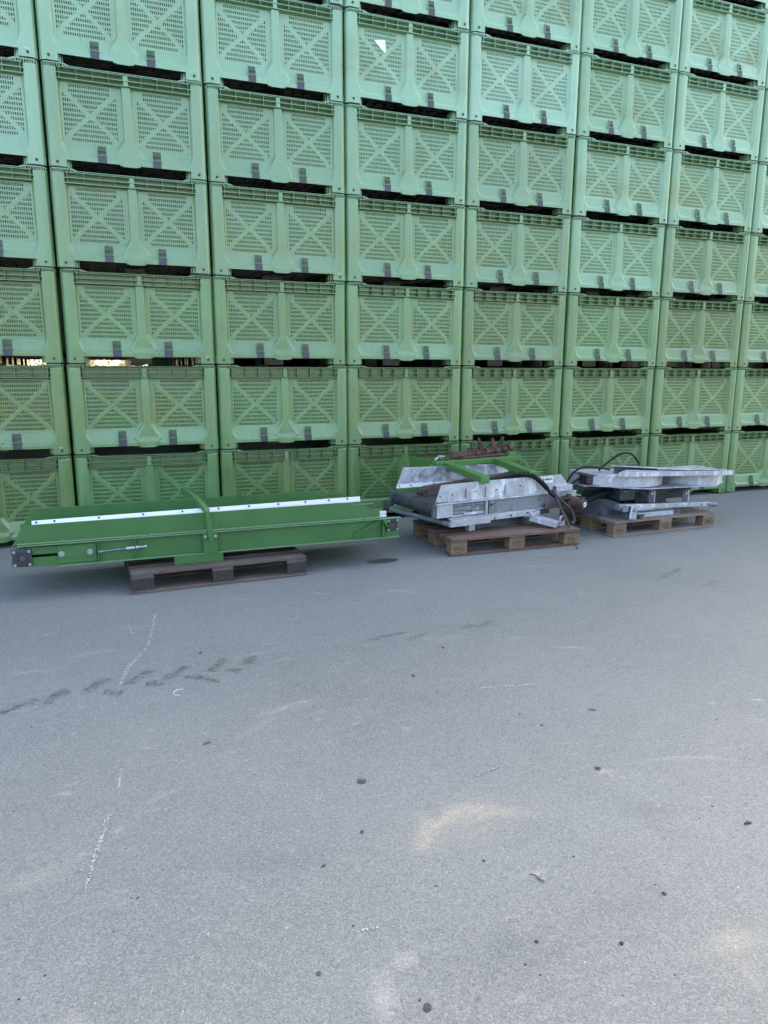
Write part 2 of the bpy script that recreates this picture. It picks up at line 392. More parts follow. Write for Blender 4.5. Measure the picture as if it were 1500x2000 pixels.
def axis_lines(spec, fixed, mn):
    L = sorted(set(round(x, 5) for x in fixed)); out = list(L)
    for x in spec:
        if all(abs(x-y) > mn for y in out): out.append(x)
    return sorted(out)
xs = [0, .003, .01, .02, .034, .055, .361, .426, .774, .839, CW, CW-.003, CW-.01, CW-.02, CW-.034, CW-.055, .13, CW-.13, .152, CW-.152]
slots_x = {}
for pi_, cx in enumerate(PANELS):
    for j in range(25):
        a = cx+(j-12)*PITX; xs += [a-SW/2, a+SW/2, a+PITX/2] 
xs = [x for x in xs]
xl = axis_lines([i*.0075 for i in range(161)], [x for x in xs], .0022)
zs = [0, .008, .06, .065, .05, .113, .118, .188, .088, .106, .19, .202, .630, .640, .713, .7395]
for i in range(12):
    a = HZ+(i-5.5)*PITZ; zs += [a-SH/2, a+SH/2, a-SH/2+SH/3, a-SH/2+2*SH/3]
zl = axis_lines([i*.0075 for i in range(100)], zs, .003)
def hole(x, z):
    if (.361 < x < .426 or .774 < x < .839) and z < .188: return True
    if z < .060:
        if .13 < x < CW-.13:
            w_ = .045+ (z-.046)*3.0
            return not (z > .046 and abs(x-HX) < w_)
    if z < .008: return True
    if z > .713 and .152 < x < CW-.152: return True
    for cx in PANELS:
        j = round((x-cx)/PITX)
        if abs(j) <= 12 and abs(x-cx-j*PITX) < SW/2:
            i = round((z-HZ)/PITZ+5.5)
            if 0 <= i <= 11 and abs(z-HZ-(i-5.5)*PITZ) < SH/2:
                return slot_ok(j*PITX, z-HZ)
    return False
def build_front(name):
    nx, nz = len(xl), len(zl); vs = []; fs = []
    for z in zl:
        for x in xl:
            vs.append((x-HX, face_depth(x, z)-CD/2, z))
    solid = {}
    for k in range(nz-1):
        zc = (zl[k]+zl[k+1])/2
        for i in range(nx-1):
            if not hole((xl[i]+xl[i+1])/2, zc): solid[(i, k)] = 1
    for (i, k) in solid: fs.append((k*nx+i, k*nx+i+1, (k+1)*nx+i+1, (k+1)*nx+i))
    back = {}; front = {}
    def bk(q):
        if q not in back:
            x, y, z = vs[q]; back[q] = len(vs); vs.append((x, y+.007, z))
        return back[q]
    def fr(q):
        if q not in front:
            front[q] = len(vs); vs.append(vs[q])
        return front[q]
    walls = []
    for (i, k) in solid:
        c = [k*nx+i, k*nx+i+1, (k+1)*nx+i+1, (k+1)*nx+i]
        for (di, dk, a, b) in ((0,-1,0,1),(1,0,1,2),(0,1,2,3),(-1,0,3,0)):
            if (i+di, k+dk) not in solid and 0 <= i+di < nx-1:
                walls.append((fr(c[b]), fr(c[a]), bk(c[a]), bk(c[b])))
    me = bpy.data.meshes.new(name); me.from_pydata(vs, [], fs+walls); me.materials.append(M['crate'])
    me.polygons.foreach_set('use_smooth', [True]*len(fs)+[False]*len(walls))
    o = bpy.data.objects.new(name, me); COL.objects.link(o); return o

def make_crate():
    r = empty('plastic_crate')
    f = build_front('front_panel'); f.parent = r
    b = MB(); y0, y1 = .055-CD/2, CD/2; T = .022
    # back wall, side walls with softly raised posts, inner skin behind the sunk front
    b.box(-HX, HX, y1-T, y1, .06, .735)
    for s in (-1, 1):
        b.box(min(s*HX, s*(HX-T)), max(s*HX, s*(HX-T)), y0, y1-T, .06, .735)
        for yy in (-.2, .0, .2): b.box(min(s*HX, s*(HX+.0035)), max(s*HX, s*(HX+.0035)), yy-.02, yy+.02, .1, .7)
        b.box(min(s*HX, s*(HX-.13)), max(s*HX, s*(HX-.13)), y0, y0+.02, .06, .735)
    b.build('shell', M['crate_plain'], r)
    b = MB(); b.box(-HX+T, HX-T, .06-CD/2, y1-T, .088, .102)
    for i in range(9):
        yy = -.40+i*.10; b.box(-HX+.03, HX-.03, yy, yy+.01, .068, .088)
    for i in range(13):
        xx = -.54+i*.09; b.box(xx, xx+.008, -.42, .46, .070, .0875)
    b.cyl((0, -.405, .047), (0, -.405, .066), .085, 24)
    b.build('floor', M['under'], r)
    # rim: thin horizontal and upright ribs
    b = MB(); yf = -CD/2
    for z, x0 in ((.634, .095), (.6715, .095), (.7105, .118)):
        b.prism([(x0-HX, yf+.004), (x0+.022-HX, yf-.004), (HX-x0-.022, yf-.004), (HX-x0, yf+.004), (HX-x0-.02, yf+.058), (x0+.02-HX, yf+.058)], .0042, 'z', z)
    for i, x in enumerate((.124, .246, .362, .477, .716, .838, .954, 1.076)):
        lo = .6382; b.box(x-HX-.0017, x-HX+.0017, yf+.002, yf+.058, lo, .6713); b.box(x-HX-.0017, x-HX+.0017, yf+.002, yf+.058, .6760, .7103)
        b.box(x-HX-.0017, x-HX+.0017, yf-.001, yf+.044, .7149, .7215)
    b.box(-.017, .017, yf+.001, yf+.044, .6385, .6712); b.box(-.017, .017, yf+.001, yf+.044, .6760, .7102)
    b.box(-HX+.15, HX-.15, yf+.0005, yf+.046, .7218, .7262)
    for s in (-1, 1):
        for k in range(8):
            xx = .012+k*.0172; dd = face_depth(xx, .5)-(.004 if xx < .1 else .0)
            dd = max(0, .055-sqrt(max(0, .055**2-(.055-xx)**2))) if xx < .055 else 0
            X = s*(HX-xx); b.box(X-.0028, X+.0028, yf+dd, yf+dd+.03, .7135, .7345)
        pts = []
        for k in range(7):
            a = k/6*pi/2; pts.append((HX-.055+.055*sin(a), yf+.055-.055*cos(a)))
        pts = [(s*x, y) for x, y in ([(HX-.150, yf)] + pts + [(HX, yf+.09), (HX-.150, yf+.09)])]
        b.prism(pts, .0065, 'z', .7345)
        b.prism([(s*(HX-.151), .7345), (s*(HX-.151), .7412), (s*(HX-.166), .7412), (s*(HX-.205), .7266), (s*(HX-.205), .7215)], .03, 'y', yf+.001)
        b.box(min(s*(HX-.150), s*(HX-.156)), max(s*(HX-.150), s*(HX-.156)), yf-.001, yf+.03, .7150, .7343)
    b.build('rim', M['crate'], r)
    # feet
    for k, (sx_, yy) in enumerate([(s, y) for y in (0, 1, 2) for s in (-1, 1)] + [(0, 1)]):
        b = MB()
        if sx_ == 0:
            b.box(-.09, .09, -.08, .08, .002, .068); b.build('foot', M['crate_plain'], r); continue
        ya, yb = ((-.5+.03, -.5+.16), (-.08, .08), (.5-.16, .5-.003))[yy]
        if yy == 0:
            b.box(*sorted((sx_*(HX-.004), sx_*(HX-.1285))), ya, yb, .0095, .068)
            b.box(*sorted((sx_*(HX-.129), sx_*(HX-.150))), ya+.012, yb-.02, .010, .068)
            b.box(*sorted((sx_*(HX-.155), sx_*(HX-.162))), ya+.03, yb-.02, .010, .068)
            f = b.build('foot', M['crate'], r)
            b = MB(); b.box(*sorted((sx_*(HX-.02), sx_*(HX-.125))), -.5+.012, yb-.006, -.0048, .0093); b.build('foot_gap_shade', M['dark'], f)  # near-black core, the shadow of the gap put into its colour
        else:
            b.box(*sorted((sx_*(HX-.004), sx_*(HX-.145))), ya, yb, -.004, .068); b.build('foot', M['crate_plain'], r)
    for s in (-1, 1):
        b = MB(); X = s*(HX-.066); b.cyl((X, -.5-.0035, .040), (X, -.5+.004, .040), .0105, 14, hole=.0055); b.build('drain_hole', M['dark'], r)
        b = MB(); b.cyl((X, -.5-.0008, .040), (X, -.5+.004, .040), .0055, 8)
        d = b.build('screw', M['iron'], r)
        xc = .3935 if s < 0 else .8065; X = xc-HX
        b = MB(); b.prism([(-.5+.020, .113), (-.5+.052, .113), (-.5+.052, .190), (-.5+.030, .190)], .0648, 'x', X-.0324)
        b.box(X-.032, X+.032, -.5+.018, -.5+.030, .147, .1495)
        p_ = b.build('pocket', M['pocket'], r)
        b = MB(); b.box(X-.0322, X+.0322, -.5+.006, -.5+.03, .060, .1125); b.build('plug', M['plug'], p_)
        b = MB(); b.box(X-.0345, X+.0345, -.5+.001, -.5+.018, .1128, .1160); b.box(X-.0352, X-.0326, -.5+.0005, -.5+.016, .061, .188); b.build('pocket_edge', M['crate'], p_)
    return r
crate0 = make_crate()

# chipped white scuffs beside a drain hole, on some crates only
b = MB()
for (px, pz, q) in ((.520, .066, .004), (.531, .068, .003), (.546, .062, .003), (.528, .060, .0025)):
    b.add([(px-q, -.5006, pz-q), (px+q*.6, -.5006, pz-q*.7), (px+q, -.5006, pz+q*.5), (px-q*.2, -.5006, pz+q)], [(0,1,2,3)])
scuff0 = b.build('scuff', M['white'], crate0)
# low detail crate for places the camera cannot look into
def make_plain():
    b = MB(); T = .022; y = CD/2
    b.box(-HX, HX, -y, -y+T, .062, .735); b.box(-HX, HX, y-T, y, .062, .735)
    for s in (-1, 1): b.box(*sorted((s*HX, s*(HX-T))), -y+T, y-T, .062, .735)
    b.box(-HX+T, HX-T, -y+T, y-T, .088, .102)
    for xx in (-.53, 0, .53):
        for yy in (-.42, 0, .42): b.box(xx-.068, xx+.068, yy-.075, yy+.075, -.004, .0878)
    for k in range(12): b.box(-.55+k*.1-.01, -.55+k*.1+.01, -y-.004, -y, .1, .7)
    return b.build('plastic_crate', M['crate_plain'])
plain0 = make_plain()
ORD = ['ground', 'second', 'third', 'fourth', 'fifth', 'sixth', 'seventh', 'eighth', 'ninth']
COLN = {0: 'leftmost column, cut by the left edge', 1: 'first whole column of the stacked wall', 2: 'third column from the left',
        3: 'fourth column, just left of the belt unit', 4: 'fifth column, above the belt unit', 5: 'sixth column, above the hoses',
        6: 'seventh column, above the drum unit', 7: 'rightmost column, cut by the right edge'}
used = [False, False]
rj = random.Random(3)
NR = 9
for c in range(-1, 11):
    drift = 0.
    for r in range(NR):
        vis = 0 <= c <= 7 and r <= 7
        x = (c-.5)*PW + rj.uniform(-.004, .004) + (.010 if c in (1, 2) else 0)*(1 if r < 5 else .4); y = CD/2 + rj.uniform(-.010, .012)
        if vis:
            o = crate0 if not used[0] else copy_tree(crate0); used[0] = True
        else:
            o = plain0 if not used[1] else plain0.copy()
            if used[1]: COL.objects.link(o)
            used[1] = True
        if vis and (c*7+r*5) % 4 != 1:
            for ch in list(o.children):
                if ch.name.startswith('scuff') and ch is not scuff0: bpy.data.objects.remove(ch)
        fd = max(0., min(1., (r-2.0)/3.4+rj.uniform(-.15, .15)))
        for q in [o]+list(o.children_recursive): q.color = (fd, 0, 0, 1)
        o.location = (x, y, r*H+.006); o.rotation_euler = (0, 0, rj.uniform(-.0055, .0055))
        if vis:
            lay = 'bottom layer' if r == 0 else ('layer %d up from the ground' % (r+1))
            lb = 'green crate in the %s, %s' % (COLN[c], ORD[r]+' layer' if r else 'bottom layer')
            if (c, r) == (3, 5): lb = 'green plastic crate with the torn white label on its slotted front, fourth column'
            tag(o, lb, 'crate', 'green crates stacked in the front rank')
        else:
            tag(o, 'green plastic crate outside the view of the stacked wall', 'crate', 'crates stacked beyond the frame')
for k in (1, 2):
    for c in range(-1, 11):
        for r in range(NR):
            if r > 4 and k == 2: continue
            o = plain0.copy(); COL.objects.link(o)
            o.location = ((c-.5)*PW+rj.uniform(-.01, .01), CD/2+k*1.03, r*H+.006)
            tag(o, 'green plastic crate standing in the ranks behind the front stacks', 'crate', 'crates in the ranks behind')

pl = MB(); pl.box(-6, 12, 3.2, 4.5, 0, .36); plo = pl.build('added_plinth', M['chalk']); plo['kind'] = 'structure'  # added unseen base and crates that block daylight through the fork gaps
for x, q in ((-3.84, 0), (-2.62, 0), (-1.40, 0), (1.42, 0), (2.54, 1), (3.56, 1), (4.58, 1), (5.76, 0), (6.90, 0), (8.02, 0), (9.17, 1)):
    for r in range(3):
        o = plain0.copy(); COL.objects.link(o); o.location = (x, 3.8, .364+r*H); o.rotation_euler = (0, 0, q*pi/2)
        tag(o, 'added green plastic crate far behind, blocking daylight through the fork gaps', 'crate', 'added crates far behind that block daylight')

# torn white label on the crate front
b = MB()
LX, LZ = 2*PW + .005, 5*H
lab = MB(); Z0 = LZ
pts = [(2.6955, 4.279), (2.799, 4.295), (2.808, 4.203), (2.7915, 4.192)]
lab.prism(pts, .0015, 'y', .0285)
lab.add([(2.735, .0283, 4.2848), (2.799, .0283, 4.295), (2.799, .0220, 4.262), (2.770, .0250, 4.270)], [(0,1,2,3)])
tag(lab.build('torn_label', M['white']), 'torn white triangular label stuck on a high green crate', 'label')
lb_o = bpy.data.objects['torn_label']

# ------------------------------------------------------------------ EUR pallets
def text_mesh(name, txt, size, mat, parent, loc, rot, bold=0.0):
    cu = bpy.data.curves.new(name, 'FONT'); cu.body = txt; cu.size = size; cu.align_x = 'CENTER'; cu.align_y = 'CENTER'; cu.extrude = .0006; cu.offset = bold
    cu.resolution_u = 3
    tmp = bpy.data.objects.new('tmp', cu); COL.objects.link(tmp); dg = bpy.context.evaluated_depsgraph_get(); dg.update()
    me = bpy.data.meshes.new_from_object(tmp.evaluated_get(dg)); bpy.data.objects.remove(tmp)
    me.materials.clear(); me.materials.append(mat); o = bpy.data.objects.new(name, me); COL.objects.link(o)
    o.location = loc; o.rotation_euler = rot; o.parent = parent; return o
def pallet(loc, rz, wmat, cmat, label, stamps=True, seed=1):
    rr = random.Random(seed)
    p = empty('euro_pallet', loc, rz); tag(p, label, 'pallet', 'wooden pallets under the machines')
    L, D = 1.2, .8
    def brd(name, x0, x1, y0, y1, z0, z1):
        b = MB(); j = lambda: rr.uniform(-.003, .003)
        a = rr.uniform(-.0035, .0035); x0 += j()*1.5; x1 += j()*1.5
        b.add([(x0,y0+a,z0),(x1,y0-a,z0),(x1,y1-a,z0),(x0,y1+a,z0),(x0,y0+a,z1+j()*.3),(x1,y0-a,z1+j()*.3),(x1,y1-a,z1),(x0,y1+a,z1)],
              [(0,3,2,1),(4,5,6,7),(0,1,5,4),(1,2,6,5),(2,3,7,6),(3,0,4,7)])
        return b.build(name, wmat, p, bevel=.003)
    ys = [(0,.145),(.190,.290),(.3275,.4725),(.510,.610),(.655,.8)]
    for (a, c) in ys: brd('top_board', 0, L, a, c, .1225, .1435)
    for (a, c) in ((0,.145),(.5275,.6725),(1.055,1.2)):
        b = MB(); b.box(a+.001, c-.001, .002, D-.002, .1008, .1222); b.build('cross_board', wmat, p, bevel=.002)
    for (a, c) in ((0,.1),(.3275,.4725),(.7,.8)): brd('bottom_board', 0, L, a, c, .001, .0215)
    for ix, (a, c) in enumerate(((0,.145),(.5275,.6725),(1.055,1.2))):
        for iy, (d, e) in enumerate(((0,.1),(.3275,.4725),(.7,.8))):
            b = MB(); k = rr.uniform(-.002, .002); b.box(a+.002+k, c-.002+k, d+.003, e-.003, .0218, .1005)
            bl = b.build('block', cmat, p, bevel=.002)
            if stamps and iy == 0:
                cx = (a+c)/2; yf = d+.003
                if ix in (0, 2):
                    s = MB(); n = 28
                    for q in range(n):
                        t0, t1 = 2*pi*q/n, 2*pi*(q+1)/n
                        P = [(cx+.052*cos(t0), .061+.030*sin(t0)), (cx+.052*cos(t1), .061+.030*sin(t1)), (cx+.0490*cos(t1), .061+.0270*sin(t1)), (cx+.0490*cos(t0), .061+.0270*sin(t0))]
                        s.add([(x_, yf-.0007, z_) for x_, z_ in P], [(0,1,2,3)])
                    so = s.build('stamp_ring', M['burn'], bl)
                    text_mesh('stamp_text', 'EPAL', .036, M['burn'], bl, (cx, yf-.0006, .060), (pi/2, 0, 0), .0004)
                else:
                    s = MB()
                    for (x0, x1, z0, z1) in ((-.045,.05,.086,.088),(-.045,.05,.048,.050),(-.045,-.043,.050,.086),(.048,.050,.050,.086),(-.018,-.016,.050,.086),(-.016,.048,.067,.069)):
                        s.box(cx+x0, cx+x1, yf-.0012, yf, z0, z1)
                    s.build('stamp_frame', M['burn'], bl)
                    text_mesh('stamp_text', '001', .017, M['burn'], bl, (cx+.016, yf-.0006, .0775), (pi/2,0,0))
                    text_mesh('stamp_text', '342', .017, M['burn'], bl, (cx+.016, yf-.0006, .0585), (pi/2,0,0))
                    text_mesh('stamp_text', 'EUR', .013, M['burn'], bl, (cx-.031, yf-.0006, .067), (pi/2,0,0))
                    text_mesh('stamp_text', 'HT DB', .015, M['burn'], bl, (cx+.005, yf-.0006, .037), (pi/2,0,0))
            for q in range(2):   # nail heads over each block
                pass
    nl = MB()
    for (a, c) in ((0,.145),(.5275,.6725),(1.055,1.2)):
        for (d, e) in ys:
            for q in (.3, .7):
                X = a+(c-a)*q+rr.uniform(-.008,.008); Y = d+(e-d)*(.3 if q == .3 else .7)
                nl.cyl((X, Y, .1437), (X, Y, .1447), .004, 6)
    o = nl.build('nail_heads', M['rust'], p)
    return p
pallet((.375, -1.66, 0), radians(2.4), M['wood_grey'], M['chip_dark'], 'dark weathered wooden pallet under the long green conveyor', False, 2)
pallet((2.775, -1.525, 0), radians(-1.2), M['wood'], M['chip'], 'brown wooden pallet with EPAL stamps under the galvanised belt unit', True, 5)
pallet((4.425, -1.435, 0), radians(1.6), M['wood_light'], M['chip'], 'pale wooden pallet under the double drum unit, farthest right', True, 8)

def bolt(b, x, y, z, r=.009, ax='y', h=.007):
    d = {'y': (0, -h, 0), 'z': (0, 0, h)}[ax]
    b.cyl((x, y, z), (x+d[0], y+d[1], z+d[2]), r, 6); b.cyl((x+d[0], y+d[1], z+d[2]), (x+d[0]*1.5, y+d[1]*1.5, z+d[2]*1.5), r*.55, 8)

# ------------------------------------------------------------------ long green conveyor
def long_conveyor():
    r = empty('long_conveyor', (-.325, -1.51, .207)); tag(r, 'long dark green belt conveyor with aluminium strip lying on the left pallet', 'conveyor')
    G_ = M['green']; L = 2.65; Wd = .575
    zx = lambda X: X+.325; zz = lambda Z: Z-.207
    for side, yb in ((0, 0.), (1, Wd)):
        s = 1 if side == 0 else -1
        # channel beam: web and two flanges that point outward
        b = MB(); b.box(zx(-.05), L, min(yb, yb+s*.005), max(yb, yb+s*.005), .006, .146)
        b.build('beam_web', G_, r, .001)
        fo = (-.034, .008) if side == 0 else (-.008, .034)
        for (x0, x1, z0, z1) in ((zx(-.285), L+.012, .1440, .1525), (zx(-.055), L, -.003, .0058)):
            b = MB(); b.box(x0, x1, yb+fo[0], yb+fo[1], z0, z1); b.build('beam_flange', M['green_highlight'], r, .003)
        if side == 0:
            b = MB(); b.box(zx(-.285), zx(2.17), -.030, -.002, .1555, .1640); b.build('guard_flange', M['green_highlight'], r, .003)
        # side guard plate, leaning very slightly outward, with its stepped right end
        pts = [(zx(-.323), .135), (zx(-.288), .1555), (zx(2.173), .1555), (zx(2.173), .217), (zx(2.113), .223), (zx(2.048), .264), (zx(1.877), .268), (zx(1.856), .289), (zx(-.244), .279)]
        b = MB(); b.prism(pts, .004, 'y', yb-.002); gp = b.build('side_guard', G_, r, .001)
        b = MB()
        for X in (-.255, -.155, -.01, .105, .30, .49, .68, .99, 1.28, 1.50, 1.73, 1.98):
            Zc = .194 + .002*X
            if side == 0:
                bolt(b, zx(X), yb-.002, Zc-.012, .0055, 'y', .004)
                if X > -.2 and X < 1.4: bolt(b, zx(X), yb-.002, Zc+.006, .0032, 'y', .003)
        if side == 0: b.build('rivet', G_, gp)
    # end plate with take-up bearing
    b = MB()
    b.prism([(zx(-.325), .012), (zx(-.055), .000), (zx(-.055), .074), (zx(-.201), .067), (zx(-.201), .0), (zx(-.205), 0)][:2] + [(zx(-.055), .066), (zx(-.325), .066)], .005, 'y', -.006)
    b.prism([(zx(-.325), .084), (zx(-.055), .084), (zx(-.055), .128), (zx(-.10), .132), (zx(-.29), .134), (zx(-.325), .126)], .005, 'y', -.006)
    b.build('end_plate', G_, r, .001)
    b = MB(); b.prism([(zx(-.056), .013), (zx(.178), .010), (zx(.178), .132), (zx(-.056), .132)], .006, 'y', -.0125)
    b.prism([(zx(-.054), .048), (zx(.176), .044), (zx(.176), .132), (zx(-.054), .130)], .004, 'y', -.017); b.build('slide_plate', G_, r, .001)
    for X in (-.033, .138):
        b = MB(); b.cyl((zx(X), -.017, .078), (zx(X), -.021, .078), .019, 16); b.cyl((zx(X), -.021, .078), (zx(X), -.030, .078), .0145, 6); b.build('bolt', M['zinc'], r)
    for X in (.187, .420, .872):
        b = MB(); b.box(zx(X)-.003, zx(X)+.003, -.033, -.0005, .006, .1462); b.build('stiffener', G_, r, .001)
    b = MB(); b.cyl((zx(.192), -.018, .072), (zx(.36), -.018, .080), .006, 8); b.cyl((zx(.19), -.018, .072), (zx(.215), -.018, .073), .011, 6); b.build('tension_rod', M['galv_dull'], r)
    b = MB(); b.cyl((zx(.36), -.018, .080), (zx(.42), -.018, .082), .013, 10); b.cyl((zx(.424), -.018, .082), (zx(.440), -.018, .0825), .013, 6); b.cyl((zx(.44), -.018, .0825), (zx(.488), -.018, .084), .0065, 8); b.cyl((zx(.48), -.018, .084), (zx(.492), -.018, .084), .010, 6); b.build('tension_nut', M['zinc'], r)
    # square flange bearings
    def bearing(xc, zc, hw, y):
        b = MB(); b.box(xc-hw, xc+hw, y-.016, y, zc-hw, zc+hw); be = b.build('flange_bearing', M['iron'], r, .012)
        b = MB(); b.cyl((xc, y-.016, zc), (xc, y-.030, zc), hw*.66, 24, hole=hw*.5); b.build('bearing_ring', M['iron'], be)
        b = MB(); b.cyl((xc, y-.010, zc), (xc, y-.024, zc), hw*.40, 20); b.build('shaft_end', M['rust_bar'], be)
        for i in (-1, 1):
            for j in (-1, 1):
                b = MB(); b.cyl((xc+i*hw*.76, y-.016, zc+j*hw*.76), (xc+i*hw*.76, y-.027, zc+j*hw*.76), hw*.17, 6); b.build('screw', M['zinc'], be)
    bearing(zx(-.262), .072, .056, -.007)
    bearing(L-.052, .096, .046, -.006)
    # right end: brace, tube stub, upright, rails
    b = MB(); b.bar((zx(1.965), -.018, .030), (zx(2.175), -.018, .124), .034, .006, (0,-1,.001)); b.bar((zx(1.955), -.030, .016), (zx(2.172), -.030, .112), .010, .007); b.bar((zx(1.955), -.030, .044), (zx(2.172), -.030, .138), .010, .007); b.build('diagonal_brace', G_, r, .001)
    b = MB(); b.box(zx(2.186), zx(2.198), -.034, -.0005, .006, .1462); b.build('stiffener', G_, r, .001)
    b = MB(); b.cyl((zx(2.20), .0, .128), (zx(2.215), -.085, .117), .021, 20, hole=.013); b.build('tube_stub', G_, r, .001, True)
    b = MB(); b.cyl((zx(2.203), -.01, .127), (zx(2.213), -.07, .119), .0128, 12); b.build('tube_bore', M['dark'], r)
    b = MB(); b.box(zx(2.175), zx(2.228), -.004, .03, .158, .172); b.box(zx(2.175), zx(2.228), .004, .03, .1735, .186); b.box(zx(2.175), zx(2.228), -.004, .03, .1875, .200); b.build('rail_stub', M['alu'], r, .001)
    # aluminium strip
    b = MB()
    a0, a1 = (zx(-.192), .279), (zx(2.022), .302)
    for (dz0, dz1, dy) in ((-.003, .0065, .0), (.007, .0150, .003), (.0155, .0225, .006)):
        b.add([(a0[0], .006+dy, a0[1]+dz0), (a1[0], .006+dy, a1[1]+dz0-.012), (a1[0], .012+dy, a1[1]+dz0-.012), (a0[0], .012+dy, a0[1]+dz0),
               (a0[0], .008+dy, a0[1]+dz1), (a1[0], .008+dy, a1[1]+dz1), (a1[0], .014+dy, a1[1]+dz1), (a0[0], .014+dy, a0[1]+dz1)],
              [(0,3,2,1),(4,5,6,7),(0,1,5,4),(1,2,6,5),(2,3,7,6),(3,0,4,7)])
    st = b.build('edge_strip', M['alu'], r, .0008)
    b = MB()
    for i in range(11):
        f = (.012+.0, .06, .18, .305, .42, .53, .625, .72, .81, .89, .955)[i]
        x_ = a0[0]+(a1[0]-a0[0])*f; z_ = a0[1]+(a1[1]-a0[1])*f
        b = MB(); b.cyl((x_, .009, z_+.013), (x_, .003, z_+.013), .0065, 10); b.build('bolt', M['dark'], st)
    # belt, idler rollers, far rubber
    b = MB(); b.box(zx(-.28), zx(2.28), .012, Wd-.012, .128, .134); b.box(zx(-.28), zx(2.28), .02, Wd-.02, .016, .022); b.build('belt', M['belt'], r)
    b = MB(); b.cyl((zx(-.262), .012, .072), (zx(-.262), Wd-.012, .072), .054, 24); b.build('roller', M['belt'], r, 0, True)
    b = MB(); b.cyl((zx(2.27), .012, .078), (zx(2.27), Wd-.012, .078), .054, 24); b.build('roller', M['belt'], r, 0, True)
    b = MB(); b.box(zx(1.86), zx(2.06), .04, Wd-.04, .216, .236); b.build('end_scraper', G_, r, .001)
    b = MB(); b.box(zx(-.30), zx(-.285), .02, Wd-.02, .15, .275); 
    b = MB(); b.cyl((zx(1.24), .57, .290), (zx(1.26), .55, .292), .010, 8); b.box(zx(1.225), zx(1.275), .545, .57, .280, .288); b.build('clip', G_, r)
    # bracket plate and goose-neck arm
    b = MB(); b.box(zx(.862), zx(.958), -.040, -.035, .004, .146); bp = b.build('bracket_plate', G_, r, .001)
    b = MB(); b.box(zx(.858), zx(.960), -.0455, -.0405, .102, .147); b.build('clamp_plate', G_, r, .001)
    for X in (.876, .943):
        b = MB(); b.cyl((zx(X), -.0455, .124), (zx(X), -.053, .124), .0115, 6); b.cyl((zx(X), -.053, .124), (zx(X), -.056, .124), .007, 10); b.build('bolt', M['zinc'], r)
    A = [(zx(.913), -.066, .098), (zx(.893), -.066, .304), (zx(.868), -.01, .340), (zx(.838), .08, .372), (zx(.815), .15, .392), (zx(.790), .26, .398), (zx(.775), .33, .402)]
    b = MB()
    for p, q in zip(A, A[1:]): b.bar(p, q, .034, .034)
    for q in A[1:-1]: b.cyl((q[0]-.017, q[1], q[2]), (q[0]+.017, q[1], q[2]), .0175, 10)
    b.build('arm', G_, r, .003)
    rg = [(A[-2][0]+.045*cos(k*pi/8), A[-2][1]+.0, A[-2][2]+.028*sin(k*pi/8)) for k in range(17)]
    b = MB(); b.tube(rg, .004, 6)
    b.tube(spline([(zx(.835), .24, .42), (zx(.85), .15, .40), (zx(.865), .06, .36), (zx(.885), -.02, .335)], 5), .0035, 6)
    b.tube(spline([(zx(.82), .23, .42), (zx(.83), .16, .415), (zx(.855), .05, .375), (zx(.885), -.01, .335)], 5), .0035, 6)
    b.build('wire_loop', G_, r, 0, True)
    # foot block resting on the pallet
    b = MB(); b.box(zx(.665), zx(.995), -.03, .56, -.0625, -.0005); b.build('support_block', G_, r, .002)
    b = MB()
    for X in (.50, 1.29, 2.04, .02): b.cyl((zx(X), -.02, .153), (zx(X), -.02, .166), .009, 6); b.cyl((zx(X), -.02, .128), (zx(X), -.02, .146), .007, 8)
    for X in (.80, .69, .98): b.cyl((zx(X), -.02, .0055), (zx(X), -.02, .016), .008, 6)
    b.build('flange_bolts', M['green'], r)
    return r
long_conveyor()

